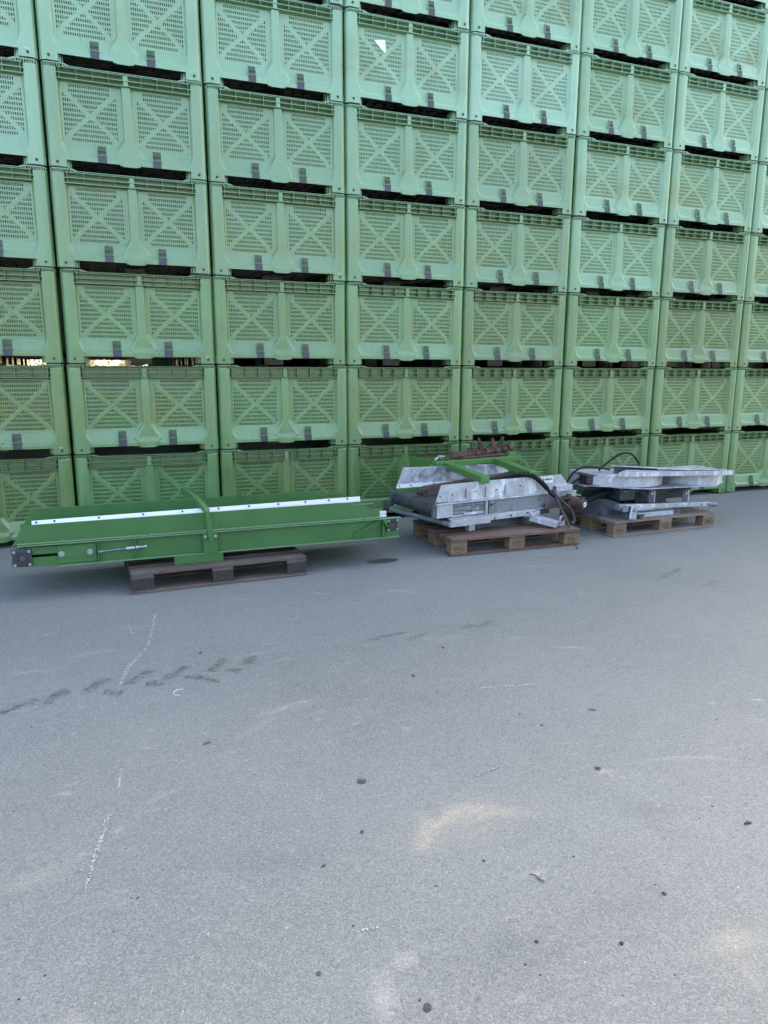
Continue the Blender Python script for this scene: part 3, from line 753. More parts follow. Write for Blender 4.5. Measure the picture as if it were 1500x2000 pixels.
# ------------------------------------------------------------------ galvanised belt unit (axis turned 8 degrees)
MR = radians(8); N0 = Vector((2.70, -1.42, 0))
def m2(s, o, z): return (N0.x+s*cos(MR)-o*sin(MR), N0.y+s*sin(MR)+o*cos(MR), z)
def belt_unit():
    r = empty('belt_unit', (N0.x, N0.y, .144), MR); tag(r, 'short galvanised belt conveyor unit with black ribbed belt on the middle pallet', 'conveyor')
    Z = lambda z: z-.144
    g1 = M['galv']; W_ = .68
    # near side pan
    b = MB(); b.prism([(-.022, Z(.428)), (.138, Z(.420)), (1.245, Z(.416)), (1.365, Z(.418)), (1.365, Z(.478)), (1.287, Z(.565)), (.49, Z(.570)), (.10, Z(.566)), (.028, Z(.564))], .004, 'y', -.004)
    pan = b.build('side_pan', g1, r, .001)
    b = MB(); b.box(-.02, 1.46, -.030, -.0045, Z(.409), Z(.413)); b.box(.14, 1.30, -.022, -.0045, Z(.4135), Z(.417)); b.build('pan_lip', g1, r, .001)
    for x, z0, z1 in ((.268, .435, .522), (.465, .435, .518), (.670, .432, .521)):
        b = MB(); b.box(x-.0035, x+.0035, -.013, -.0045, Z(z0), Z(z1)); b.build('pan_rib', M['galv_dull'], pan)
    for x, z in ((.02, .475), (.135, .482), (.36, .49), (.575, .487), (.83, .500), (.60, .432), (.09, .417), (1.2, .46)):
        b = MB(); b.cyl((x, -.0045, Z(z)), (x, -.010, Z(z)), .006, 10); b.build('bolt', M['iron'], pan)
    # far side pan (stained), strip, green edge
    b = MB(); b.prism([(.015, Z(.452)), (1.30, Z(.435)), (1.283, Z(.495)), (1.124, Z(.588)), (.60, Z(.602)), (.086, Z(.620))], .004, 'y', W_); fp = b.build('far_side_pan', M['galv_dirty'], r, .001)
    b = MB(); b.prism([(.013, Z(.440)), (1.28, Z(.425)), (1.28, Z(.452)), (.018, Z(.474))], .005, 'y', W_-.007); b.build('pan_strip', M['white'], r, .001)
    for x in (.04, .16, .40, .62):
        b = MB(); b.cyl((x, W_-.007, Z(.460-.012*x)), (x, W_-.012, Z(.460-.012*x)), .007, 10); b.build('bolt', M['iron'], r)
    b = MB(); b.prism([(-.01, Z(.432)), (.30, Z(.430)), (.30, Z(.395)), (.06, Z(.392)), (.03, Z(.380))], .006, 'y', W_-.016); b.build('edge_skirt', M['green'], r, .001)
    # channel (near side) - web, flanges, slotted take-up plates
    b = MB(); b.box(.138, 1.24, .008, .013, Z(.288), Z(.409)); b.build('frame_web', M['galv_dull'], r)
    b = MB(); b.box(.505, 1.24, -.006, -.001, Z(.289), Z(.4085)); b.build('frame_plate', M['galv_dull'], r, .001)
    b = MB(); b.box(.10, 1.30, -.028, .008, Z(.282), Z(.2875)); b.build('frame_flange', g1, r, .001)
    for (x0, x1, z0, z1, y) in ((.138, .30, .380, .404, -.002), (.25, .46, .379, .392, -.008), (.29, .455, .364, .374, -.004), (.138, .33, .352, .372, -.006), (.138, .27, .322, .340, -.003), (.31, .455, .336, .356, -.002), (.138, .36, .342, .350, -.010), (.25, .455, .300, .322, -.006), (.138, .25, .293, .306, -.001), (.33, .35, .326, .378, -.012)):
        b = MB(); b.box(x0, x1, y, .0075, Z(z0), Z(z1)); b.build('adjuster_bar', M['galv_dull'] if z0 > .31 else g1, r, .001)
    b = MB(); b.box(-.012, .140, -.012, -.006, Z(.298), Z(.418)); b.box(-.012, -.006, -.006, .02, Z(.298), Z(.418)); b.build('end_cover', g1, r, .004)
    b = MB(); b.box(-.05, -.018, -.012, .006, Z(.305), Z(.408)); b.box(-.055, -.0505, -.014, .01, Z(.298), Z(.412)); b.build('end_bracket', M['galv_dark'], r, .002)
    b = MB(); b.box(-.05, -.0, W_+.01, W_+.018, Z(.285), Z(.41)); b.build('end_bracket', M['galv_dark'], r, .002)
    b = MB(); b.box(.462, .478, -.026, -.0065, Z(.288), Z(.4085)); b.build('frame_post', g1, r, .001)
    b = MB()
    for x, z in ((.53, .368), (.54, .362)): bolt(b, x, -.0065, Z(z), .010)
    bolt(b, 1.05, -.0065, Z(.362), .006)
    b.cyl((.51, -.012, Z(.352)), (.56, -.012, Z(.372)), .0045, 6); b.cyl((.515, -.014, Z(.372)), (.555, -.014, Z(.374)), .005, 6)
    b.build('frame_bolts', M['galv_dark'], r)
    # belt drum with ridges
    b = MB(); R = .053; n = 22; ys = []
    y = .014
    prof = []
    while y < W_-.012:
        k = (y-.014) % .085
        prof.append((y, R + (.003 if k < .012 else 0))); y += .006
    cz = Z(.349)
    rings = []
    sh = []
    for i in range(n+1):
        a = pi/2 + pi*i/n; sh.append((.035+cos(a)*1.0, sin(a)))
    vs = []; fs = []
    for (yy, rr_) in prof:
        loop = [(1.30, yy, cz+rr_)] + [(.035+rr_*cos(pi/2+pi*i/n), yy, cz+rr_*sin(pi/2+pi*i/n)) for i in range(n+1)] + [(1.30, yy, cz-rr_)]
        vs += loop
    m_ = n+3
    for j in range(len(prof)-1):
        for i in range(m_-1): fs.append((j*m_+i, (j+1)*m_+i, (j+1)*m_+i+1, j*m_+i+1))
    b.add(vs, fs); b.build('belt', M['belt'], r, 0, True)
    b = MB(); b.cyl((.035, .0, cz), (.035, .013, cz), .045, 20); b.cyl((.035, W_-.01, cz), (.035, W_+.004, cz), .058, 24); b.build('drum_end', M['iron'], r, .002)
    # lower round cross bar and beams
    b = MB(); b.cyl((.105, -.035, Z(.245)), (.0, W_+.02, Z(.245)), .022, 16); b.build('cross_tube', M['galv_dull'], r, 0, True)
    b = MB(); b.box(.108, .506, -.034, -.004, Z(.218), Z(.274)); b.box(.112, .506, -.030, .0, Z(.2745), Z(.279)); b.build('lower_beam', g1, r, .002)
    b = MB(); b.box(.508, .990, -.030, -.002, Z(.238), Z(.285)); b.build('lower_beam', g1, r, .002)
    for x, z in ((.548, .252), (.72, .258), (.90, .265), (.975, .262)):
        b = MB(); b.cyl((x, -.031, Z(z)), (x, -.037, Z(z)), .0085, 10); b.build('bolt', M['iron'], r)
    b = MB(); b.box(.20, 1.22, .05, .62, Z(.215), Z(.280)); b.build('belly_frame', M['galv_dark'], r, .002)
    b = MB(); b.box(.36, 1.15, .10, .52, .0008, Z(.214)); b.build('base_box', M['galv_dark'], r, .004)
    b = MB(); b.box(.355, .41, .055, .0585, Z(.152), Z(.205)); b.box(.412, .416, .055, .10, Z(.152), Z(.205)); b.box(.345, .349, .055, .10, Z(.152), Z(.205)); b.box(.345, .416, .055, .1, Z(.1475), Z(.1515)); b.build('small_channel', M['galv'], r)
    # tongue with lug, standing on the pallet
    b = MB(); b.bar((.96, -.01, Z(.215)), (1.075, -.215, Z(.180)), .085, .05); b.build('tongue', M['galv'], r, .003)
    b = MB(); b.box(.93, .99, -.045, -.005, Z(.225), Z(.262)); b.box(.99, 1.05, -.02, .02, Z(.222), Z(.272)); b.build('tongue_clamp', M['galv'], r, .003)
    b = MB(); b.box(.85, 1.05, -.05, -.044, Z(.232), Z(.238)); b.build('thin_plate', M['galv_dull'], r)
    pts = [(1.125, Z(.150)), (1.185, Z(.150)), (1.190, Z(.225)), (1.176, Z(.243)), (1.145, Z(.243)), (1.130, Z(.225))]
    b = MB(); b.prism(pts, .014, 'y', -.185); lug = b.build('lug_plate', M['galv'], r, .004)
    b = MB(); b.cyl((1.158, -.1855, Z(.212)), (1.158, -.190, Z(.212)), .019, 20, hole=.012); b.cyl((1.158, -.1852, Z(.212)), (1.158, -.1856, Z(.212)), .0125, 16); b.build('lug_hole', M['galv_dark'], lug)
    b = MB(); b.bar((1.075, -.20, Z(.182)), (1.18, -.16, Z(.190)), .03, .03); b.build('lug_arm', M['galv_dull'], r, .003)
    # right end: box, end block, motor
    b = MB(); b.box(1.215, 1.40, -.035, .05, Z(.420), Z(.474)); b.build('top_box', g1, r, .003)
    b = MB(); b.box(1.205, 1.2145, -.02, .04, Z(.421), Z(.465)); b.build('box_mouth', M['galv_dark'], r)
    b = MB(); b.box(1.25, 1.475, -.004, .03, Z(.30), Z(.404)); b.build('end_frame', M['galv'], r, .003)
    b = MB(); b.box(.95, 1.20, .04, .5, Z(.145), Z(.22)); b.build('rear_block', M['galv_dull'], r, .003)
    mo = MB(); c0 = (1.33, -.06, Z(.318)); c1 = (1.42, -.20, Z(.318))
    mo.cyl((1.36, -.006, Z(.330)), (1.385, -.12, Z(.322)), .050, 24); mo.cyl((1.385, -.12, Z(.322)), (1.40, -.19, Z(.318)), .043, 24)
    mo.box(1.30, 1.40, -.09, -.01, Z(.285), Z(.372)); mo.cyl((1.335, -.06, Z(.372)), (1.335, -.06, Z(.398)), .024, 6)
    mo.cyl((1.405, -.16, Z(.35)), (1.405, -.16, Z(.375)), .012, 8)
    mt = mo.build('hydraulic_motor', M['rust'], r, .003, True)
    b = MB(); b.cyl((1.4000, -.1905, Z(.318)), (1.4008, -.1935, Z(.318)), .0215, 24, hole=.0125); b.build('white_ring', M['white'], mt)
    b = MB(); b.cyl((1.27, -.075, Z(.352)), (1.325, -.08, Z(.352)), .012, 8); b.cyl((1.225, -.074, Z(.352)), (1.27, -.075, Z(.352)), .009, 8); b.cyl((1.285, -.073, Z(.352)), (1.30, -.073, Z(.352)), .016, 6); b.build('hose_fitting', M['zinc'], mt, 0, True)
    b = MB(); b.box(1.08, 1.34, -.05, -.03, Z(.28), Z(.330)); b.build('fitting_block', M['rust_bar'], r, .004)
    # maker's plate
    b = MB(); b.box(1.058, 1.190, -.0065, -.0045, Z(.503), Z(.556)); lp = b.build('maker_label', M['white'], pan)
    b = MB(); b.box(1.092, 1.180, -.0075, -.0068, Z(.5445), Z(.5480)); b.box(1.066, 1.16, -.0075, -.0068, Z(.5165), Z(.5180)); b.box(1.066, 1.13, -.0075, -.0068, Z(.5100), Z(.5112)); b.box(1.150, 1.156, -.0075, -.0068, Z(.505), Z(.509)); b.build('label_lines', M['ink'], lp)
    text_mesh('label_text', 'G', .036, M['ink'], lp, (1.078, -.0070, Z(.532)), (pi/2, 0, 0), .0020)
    text_mesh('label_text', 'GERMACH', .018, M['ink'], lp, (1.140, -.0070, Z(.532)), (pi/2, 0, 0), .0012)
    return r
bu = belt_unit()

# rusty bar resting on the belt
b = MB()
P = [m2(.21, .40, .405), m2(1.10, .30, .435)]
def rusty_bar():
    r = empty('rusty_bar', m2(.10, .38, .405), MR); tag(r, 'long rusty brown bar with a holed end plate lying along the black belt', 'metal bar')
    b = MB(); b.bar((.03, .03, .055), (1.0, .0, .125), .05, .06); b.build('bar', M['rust_bar'], r, .003)
    b = MB(); b.prism([(-.035, .075), (.04, .080), (.075, .012), (.005, .004)], .012, 'y', -.02); pl = b.build('end_plate', M['rust_bar'], r, .006)
    b = MB(); b.cyl((.022, -.0205, .042), (.022, -.0225, .042), .015, 16); b.build('plate_hole', M['dark'], pl)
    b = MB(); b.cyl((-.01, .06, .03), (-.01, -.0, .03), .022, 14); b.build('sleeve', M['rust'], r)
rusty_bar()

# bright green lifting frame lying across the unit
def green_frame():
    r = empty('green_frame', (3.10, -.60, .60), 0); tag(r, 'bright green welded steel frame with two square arms lying across the belt unit', 'frame')
    F = lambda x, y, z: (x-3.10, y+.60, z-.60)
    g_ = M['green_frame']
    for a, c in (((3.185, -.575, .602), (3.135, -1.40, .583)), ((3.735, -.53, .612), (3.640, -1.33, .590))):
        b = MB(); b.bar(F(*a), F(*c), .082, .058); b.build('arm', g_, r, .006)
    b = MB(); b.bar(F(3.05, -.60, .612), F(3.995, -.525, .626), .05, .05); b.build('cross_bar', g_, r, .005)
    b = MB()
    Q = [(3.035, -.615), (2.96, -.26)]
    b.add([F(Q[0][0]-.004, Q[0][1], .545), F(Q[1][0]-.004, Q[1][1], .575), F(Q[1][0]-.004, Q[1][1], .655), F(Q[0][0]-.004, Q[0][1], .650),
           F(Q[0][0]+.010, Q[0][1], .545), F(Q[1][0]+.010, Q[1][1], .575), F(Q[1][0]+.010, Q[1][1], .655), F(Q[0][0]+.010, Q[0][1], .650)],
          [(0,1,2,3),(7,6,5,4),(0,4,5,1),(1,5,6,2),(2,6,7,3),(3,7,4,0)])
    b.build('end_plate', g_, r, .003)
    b = MB(); b.cyl(F(3.03, -.60, .60), F(3.00, -.62, .60), .018, 12); b.bar(F(3.05, -.62, .575), F(3.20, -.60, .545), .05, .05); b.build('boss', M['green'], r, .006)
    b = MB(); b.prism([(0, 0), (.10, .0), (.085, .05), (.02, .05)], .01, 'y', 0); k = b.build('gusset', g_, r, .002); k.location = F(3.88, -.50, .640)
    b = MB(); b.prism([(0, 0), (.055, .0), (.042, -.035), (.014, -.035)], .03, 'y', 0); k = b.build('hook_plate', M['green'], r, .002); k.location = F(3.70, -1.28, .608)
    b = MB(); b.bar(F(3.10, -.50, .640), F(3.15, -.47, .665), .03, .006); b.bar(F(3.15, -.47, .672), F(3.21, -.47, .668), .03, .012); b.bar(F(3.15, -.47, .672), F(3.19, -.47, .640), .03, .006); b.build('clip', M['galv'], r, .001)
    b = MB(); b.bar(F(3.02, -.45, .64), F(3.10, -.50, .635), .03, .03); b.cyl(F(3.06, -.46, .65), F(3.04, -.42, .668), .012, 8); b.build('bolt', M['rust'], r, .003)
green_frame()

# rusty toothed shaft on top
def toothed_shaft():
    r = empty('toothed_shaft', (3.30, -.46, .66), 0); tag(r, 'rusty shaft with jagged teeth and a hub ring behind the bright green frame', 'shaft')
    F = lambda x, y, z: (x-3.30, y+.46, z-.66)
    a, c = Vector(F(3.30, -.46, .655)), Vector(F(3.95, -.40, .705))
    b = MB(); b.cyl(a, c, .020, 12); b.build('shaft_core', M['rust'], r, 0, True)
    rr = random.Random(11)
    for f, ln, an in ((.02, .075, 2.2), (.05, .06, .6), (.20, .035, 1.3), (.30, .055, 1.9), (.36, .05, 1.5), (.46, .040, 1.0), (.52, .13, 2.05), (.62, .05, .8), (.70, .05, 2.4), (.74, .10, 1.75), (.80, .115, 1.45), (.86, .05, .9)):
        p = a.lerp(c, f); w_ = .032
        d = Vector((cos(an), rr.uniform(-.4, .4), sin(an))).normalized(); s_ = Vector((sin(an), 0, -cos(an)))
        ln *= 1.25; q = p + d*ln; b = MB()
        t_ = Vector((0, .011, 0))
        V_ = [p-s_*w_-t_, p+s_*w_-t_, q+s_*w_*.45-t_, q-s_*w_*.15-t_]; V2 = [v+t_*2 for v in V_]
        b.add(V_+V2, [(0,1,2,3),(7,6,5,4),(0,4,5,1),(1,5,6,2),(2,6,7,3),(3,7,4,0)]); b.build('tooth', M['rust'], r, .003)
    for f in (.12, .42, .60, .77, .9):
        p = a.lerp(c, f); b = MB(); b.cyl(p-Vector((.02, 0, 0)), p+Vector((.02, 0, 0)), .034, 10); b.build('collar', M['rust'], r, .004)
    d = (c-a).normalized(); b = MB(); b.cyl(c-d*.02, c+d*.025, .045, 20, hole=.028); b.build('hub_ring', M['rust'], r, .003)
    b = MB(); b.prism([(3.86-3.3, -.035), (4.02-3.3, -.02), (3.92-3.3, .035)], .02, 'y', .02); b.build('base_wedge', M['green'], r, .002)
    b = MB(); b.cyl(F(3.34, -.46, .64), F(3.95, -.42, .655), .018, 8); b.build('rail_rod', M['rust'], r)
toothed_shaft()

# hydraulic hoses of the belt unit
def hose(name, pts, rad, mat, label, wrap=None, cat='hose'):
    sp = spline(pts, 10); r = MB(); r.tube(sp, rad, 10); o = r.build(name, mat, None, 0, True)
    tag(o, label, cat)
    if wrap:
        i0, i1, wr, wm = wrap; b = MB(); seg = sp[int(i0*(len(sp)-1)):int(i1*(len(sp)-1))+1]
        # spiral guard: overlapping short cones
        L = [0]
        for p, q in zip(seg, seg[1:]): L.append(L[-1]+(q-p).length)
        k = 0.; step = .028
        def at(d):
            for i in range(len(L)-1):
                if L[i+1] >= d: return seg[i].lerp(seg[i+1], (d-L[i])/max(1e-6, L[i+1]-L[i]))
            return seg[-1]
        while k+step < L[-1]:
            b.cyl(at(k), at(k+step*.97), wr*1.08, 10, r2=wr*.86); k += step
        b.build('spiral_guard', wm, o)
    return o
hose('hydraulic_hose', [m2(.62, .30, .500), m2(.80, .12, .555), m2(.84, .0, .592), m2(.93, -.03, .585), m2(1.01, -.05, .53), m2(1.08, -.06, .465), m2(1.14, -.075, .40), m2(1.25, -.08, .362), m2(1.32, -.085, .356)], .0155, M['hose'],
     'thick black hose in spiral guard arching over the galvanised side to the rusty motor', (.05, .66, .0215, M['hose']))
hose('hydraulic_hose', [m2(1.13, -.065, .45), m2(1.17, -.09, .395), m2(1.24, -.10, .335), m2(1.31, -.12, .27), m2(1.335, -.13, .22), m2(1.335, -.14, .165), m2(1.29, -.15, .155)], .0125, M['hose_dust'],
     'dusty grey hose looping down beneath the rusty motor to the pallet')
hose('hydraulic_hose', [m2(1.155, -.08, .40), m2(1.165, -.11, .35), m2(1.175, -.15, .28), m2(1.170, -.22, .215), m2(1.155, -.27, .162)], .0095, M['hose_dust'],
     'thin grey hose hanging from the joint down to the tip of the tongue')
cb = hose('sensor_cable', [m2(1.150, -.27, .168), m2(1.125, -.33, .147), m2(1.115, -.36, .10), m2(1.11, -.385, .055), m2(1.115, -.40, .030)], .0026, M['hose_dust'],
     'thin cable hanging over the pallet edge with a grey plug end', None, 'cable')
b = MB(); e0 = Vector(m2(1.115, -.40, .030)); e1 = Vector(m2(1.133, -.415, .010)); b.cyl(e0, e1+Vector((0,0,.004)), .009, 12, r2=.0135); b.build('plug', M['grey_plug'], cb)

# ------------------------------------------------------------------ drum unit on the right pallet
def drum_unit():
    ox, oy = 4.62, -1.43
    r = empty('drum_unit', (ox, oy, .144), 0); tag(r, 'galvanised double drum unit with angled top plates on the right pallet', 'machine part')
    F = lambda x, y, z: (x-ox, y-oy, z-.144)
    g1 = M['galv']
    # drums are rounded pans, slightly sinking to the right
    def pan(cx, cy, rad, x0, z0, z1, flat=None):
        pts = []; n = 40
        for i in range(n):
            a = pi + pi*i/(n-1); pts.append((cx+rad*cos(a), cy+rad*.92*sin(a)))
        pts += [(cx+rad, cy+.22), (cx-rad, cy+.22)]
        if flat: pts = [p for p in pts if p[0] > flat+.22][:-1] + [(flat, cy+.22), (flat-.01, cy-.16)] 
        b = MB(); b.prism([(p[0]-ox, p[1]-oy) for p in pts], z1-z0, 'z', z0-.144)
        o = b.build('drum', g1, r, .004, True); return o
    pan(4.80, -1.03, .380, 0, .424, .535, 4.365); pan(5.575, -1.03, .350, 0, .394, .505)
    b = MB(); b.prism([(4.36-ox, -1.10-oy), (4.55-ox, -1.30-oy), (4.80-ox, -1.425-oy), (5.1-ox, -1.40-oy), (5.60-ox, -1.40-oy), (5.9-ox, -1.2-oy), (5.96-ox, -.9-oy), (4.42-ox, -.85-oy)], .006, 'z', .416-.144)
    bt = b.build('bottom_plate', g1, r, .001); bt.rotation_euler = (0, radians(1.3), 0)
    # top plates: folded front plate and the wedge plate behind
    b = MB(); b.add([F(4.455, -1.415, .541), F(5.790, -1.415, .493), F(5.790, -1.411, .493), F(4.455, -1.411, .541), F(4.455, -1.415, .580), F(5.790, -1.415, .535), F(5.790, -1.411, .535), F(4.455, -1.411, .580)],
          [(0,3,2,1),(4,5,6,7),(0,1,5,4),(1,2,6,5),(2,3,7,6),(3,0,4,7)])
    b.add([F(4.455, -1.4105, .5755), F(5.790, -1.4105, .5305), F(5.790, -1.36, .5285), F(4.72, -1.2, .563), F(4.455, -1.4105, .580), F(5.790, -1.4105, .535), F(5.790, -1.36, .533), F(4.72, -1.2, .568)],
          [(0,3,2,1),(4,5,6,7),(0,1,5,4),(1,2,6,5),(2,3,7,6),(3,0,4,7)])
    b.build('front_plate', g1, r, .001)
    b = MB(); b.add([F(4.545, -1.18, .605), F(5.20, -1.385, .562), F(5.74, -1.385, .541), F(5.40, -1.10, .530), F(4.545, -1.18, .610), F(5.20, -1.385, .567), F(5.74, -1.385, .5445), F(5.40, -1.10, .5345)],
          [(0,3,2,1),(4,5,6,7),(0,1,5,4),(1,2,6,5),(2,3,7,6),(3,0,4,7)])
    wp = b.build('wedge_plate', g1, r, .001)
    b = MB(); b.add([F(4.60, -1.17, .50), F(5.1, -1.17, .50), F(5.1, -1.165, .50), F(4.60, -1.165, .50), F(4.60, -1.17, .600), F(5.1, -1.17, .570), F(5.1, -1.165, .57), F(4.60, -1.165, .600)],
          [(0,3,2,1),(4,5,6,7),(0,1,5,4),(1,2,6,5),(2,3,7,6),(3,0,4,7)]); b.build('inner_wall', M['galv_dark'], r)
    for x, y, z in ((4.66, -1.19, .606), (4.73, -1.2, .602), (4.84, -1.22, .598), (4.88, -1.225, .596)):
        b = MB(); b.cyl(F(x, y, z), F(x, y, z+.008), .008, 8); b.build('bolt', M['galv_dark'], wp)
    # maroon gearbox at left
    b = MB(); b.box(*[v for v in (4.285-ox, 4.35-ox, -1.20-oy, -1.08-oy, .458-.144, .525-.144)]); b.box(4.28-ox, 4.46-ox, -1.21-oy, -1.0-oy, .528-.144, .534-.144); b.build('gearbox', M['maroon'], r, .004)
    b = MB(); b.box(4.24-ox, 4.50-ox, -1.22-oy, -.95-oy, .436-.144, .444-.144); b.build('gearbox_shelf', M['galv_dull'], r)
    # long rail behind at left
    b = MB(); b.bar(F(4.12, -1.02, .395), F(5.0, -1.02, .380), .03, .05); b.build('rear_rail', M['galv_dark'], r, .002)
    # base plate, sloping left side with window
    b = MB(); b.add([F(4.655, -1.432, .145), F(4.32, -.86, .145), F(4.33, -.85, .30), F(4.52, -1.20, .300), F(4.652, -1.425, .252),
                     F(4.667, -1.428, .145), F(4.332, -.856, .145), F(4.342, -.846, .30), F(4.532, -1.196, .300), F(4.664, -1.421, .252)],
                    [(4,3,2,1,0),(5,6,7,8,9),(0,1,6,5),(1,2,7,6),(2,3,8,7),(3,4,9,8),(4,0,5,9)])
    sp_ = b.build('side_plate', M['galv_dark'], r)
    def onp(u, v, off): # point on side plate, u 0..1 along, v height
        return (Vector(F(4.655, -1.432, 0)).lerp(Vector(F(4.32, -.86, 0)), u) + Vector((-.0030, -.0018, 0))*off + Vector((0, 0, v)))
    b = MB(); q = [onp(.18, .165, 1), onp(.36, .165, 1), onp(.36, .215, 1), onp(.18, .215, 1)]; q2 = [v+Vector((.004, .002, 0)) for v in q]
    b.add(q+q2, [(0,1,2,3),(7,6,5,4),(0,4,5,1),(1,5,6,2),(2,6,7,3),(3,7,4,0)]); b.build('window_slot', M['dark'], sp_)
    # front rail, lugs, tube end
    b = MB(); b.add([F(4.53, -1.375, .237), F(5.60, -1.375, .200), F(5.60, -1.33, .200), F(4.53, -1.33, .237), F(4.53, -1.375, .280), F(5.60, -1.375, .238), F(5.60, -1.33, .238), F(4.53, -1.33, .280)],
          [(0,3,2,1),(4,5,6,7),(0,1,5,4),(1,2,6,5),(2,3,7,6),(3,0,4,7)]); b.build('front_rail', g1, r, .003)
    b = MB(); b.cyl(F(5.56, -1.36, .222), F(5.635, -1.39, .212), .022, 16, hole=.015); b.build('rail_tube', M['galv_dull'], r, 0, True)
    b = MB()
    for x in (4.74, 5.47, 5.54): b.cyl(F(x, -1.3755, .255-.035*(x-4.6)), F(x, -1.380, .255-.035*(x-4.6)), .006, 8)
    b.build('rail_bolts', M['dark'], r)
    b = MB(); b.prism([(4.585-ox, .155-.144), (4.665-ox, .145-.144), (4.668-ox, .262-.144), (4.650-ox, .278-.144), (4.600-ox, .275-.144)], .008, 'y', -1.437-oy); lg = b.build('lug_plate', M['galv'], r, .004)
    b = MB(); b.cyl(F(4.628, -1.4375, .232), F(4.628, -1.441, .232), .014, 16, hole=.009); b.build('lug_hole', M['galv_dark'], lg)
    b = MB(); b.box(4.50-ox, 4.575-ox, -1.40-oy, -1.33-oy, .232-.144, .276-.144); b.box(4.515-ox, 4.575-ox, -1.432-oy, -1.405-oy, .225-.144, .262-.144); b.build('rail_clamp', M['galv_dull'], r, .003)
    b = MB(); b.box(4.672-ox, 4.755-ox, -1.435-oy, -1.25-oy, .194-.144, .199-.144); b.box(4.752-ox, 4.757-ox, -1.435-oy, -1.25-oy, .146-.144, .1935-.144); b.build('angle_channel', M['galv'], r, .001)
    b = MB(); b.box(4.67-ox, 4.70-ox, -1.39-oy, -1.385-oy, .222-.144, .250-.144); b.box(4.70-ox, 4.86-ox, -1.402-oy, -1.378-oy, .222-.144, .232-.144); b.build('rail_foot', M['galv'], r, .001)
    b = MB(); b.box(4.76-ox, 5.14-ox, -1.375-oy, -1.0-oy, .1465-.144, .190-.144); b.box(4.70-ox, 5.20-ox, -1.30-oy, -.8-oy, .1465-.144, .21-.144); b.build('base_box', M['galv'], r, .003)
    b = MB(); b.box(5.185-ox, 5.189-ox, -1.345-oy, -1.25-oy, .146-.144, .196-.144); b.box(5.232-ox, 5.236-ox, -1.345-oy, -1.25-oy, .146-.144, .196-.144); b.box(5.189-ox, 5.232-ox, -1.345-oy, -1.25-oy, .1455-.144, .149-.144); b.build('square_tube', M['galv'], r)
    for x, zt, zb in ((4.90, .395, .275), (5.30, .375, .262)):
        b = MB(); b.prism([(x-.045-ox, zb-.144), (x+.012-ox, zb-.144), (x+.016-ox, zt-.02-.144), (x+.002-ox, zt-.144), (x-.040-ox, zt-.005-.144), (x-.055-ox, zt-.05-.144)], .006, 'y', -1.36-oy); br = b.build('bracket', M['galv_dark'], r, .002)
        b = MB(); b.box(x+.012-ox, x+.022-ox, -1.365-oy, -1.30-oy, zb-.144, zt-.005-.144); b.build('bracket_edge', M['galv'], br, .002)
        b = MB(); b.cyl(F(x-.02, -1.361, zt-.035), F(x-.02, -1.372, zt-.035), .013, 6); b.build('bolt', M['zinc'], br)
    # underside works: cylinder, rods, blocks
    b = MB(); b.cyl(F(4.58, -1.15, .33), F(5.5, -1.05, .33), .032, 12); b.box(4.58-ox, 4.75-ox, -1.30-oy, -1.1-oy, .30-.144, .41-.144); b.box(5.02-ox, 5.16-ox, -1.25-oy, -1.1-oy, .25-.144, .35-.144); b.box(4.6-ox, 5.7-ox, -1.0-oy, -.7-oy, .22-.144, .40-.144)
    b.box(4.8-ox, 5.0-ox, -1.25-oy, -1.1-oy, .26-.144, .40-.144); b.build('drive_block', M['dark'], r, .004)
    b = MB(); b.cyl(F(4.60, -1.32, .385), F(4.85, -1.30, .375), .009, 8); b.cyl(F(4.66, -1.32, .392), F(4.74, -1.31, .389), .014, 6); b.cyl(F(4.80, -1.32, .362), F(4.88, -1.31, .358), .014, 6); b.cyl(F(4.95, -1.25, .345), F(5.30, -1.25, .378), .016, 8)
    b.build('fittings', M['galv_dark'], r)
    b = MB(); b.cyl(F(4.43, -.92, .36), F(4.43, -.90, .36), .055, 20); b.build('pulley', M['green'], r)
drum_unit()
hose('hydraulic_hose', [m2(1.39, -.10, .300), m2(1.50, -.06, .300), m2(1.68, -.03, .335), m2(1.85, -.03, .365), m2(1.98, -.03, .378)], .017, M['hose'],
     'black spiral guarded hose running low from the rusty motor into the drum unit', (.05, .98, .022, M['hose']))
hose('hydraulic_hose', [m2(1.36, .05, .410), m2(1.42, .06, .48), m2(1.50, .06, .565), m2(1.62, .05, .605), m2(1.80, .04, .585), (4.60, -1.10, .560)], .0105, M['hose'],
     'black hose rising in an arch left of the drum unit above the maroon gearbox')
hose('hydraulic_hose', [m2(1.37, .055, .405), m2(1.50, .08, .455), m2(1.60, .09, .495), m2(1.72, .12, .50)], .0115, M['hose'],
     'short black hose slanting up to the underside of the maroon gearbox')
hose('hydraulic_hose', [(4.50, -1.08, .555), (4.62, -1.08, .64), (4.75, -1.08, .700), (4.86, -1.08, .690), (4.925, -1.10, .62), (4.94, -1.12, .56)], .0105, M['hose'],
     'black hose arching over the top of the drum unit into its wedge plate')

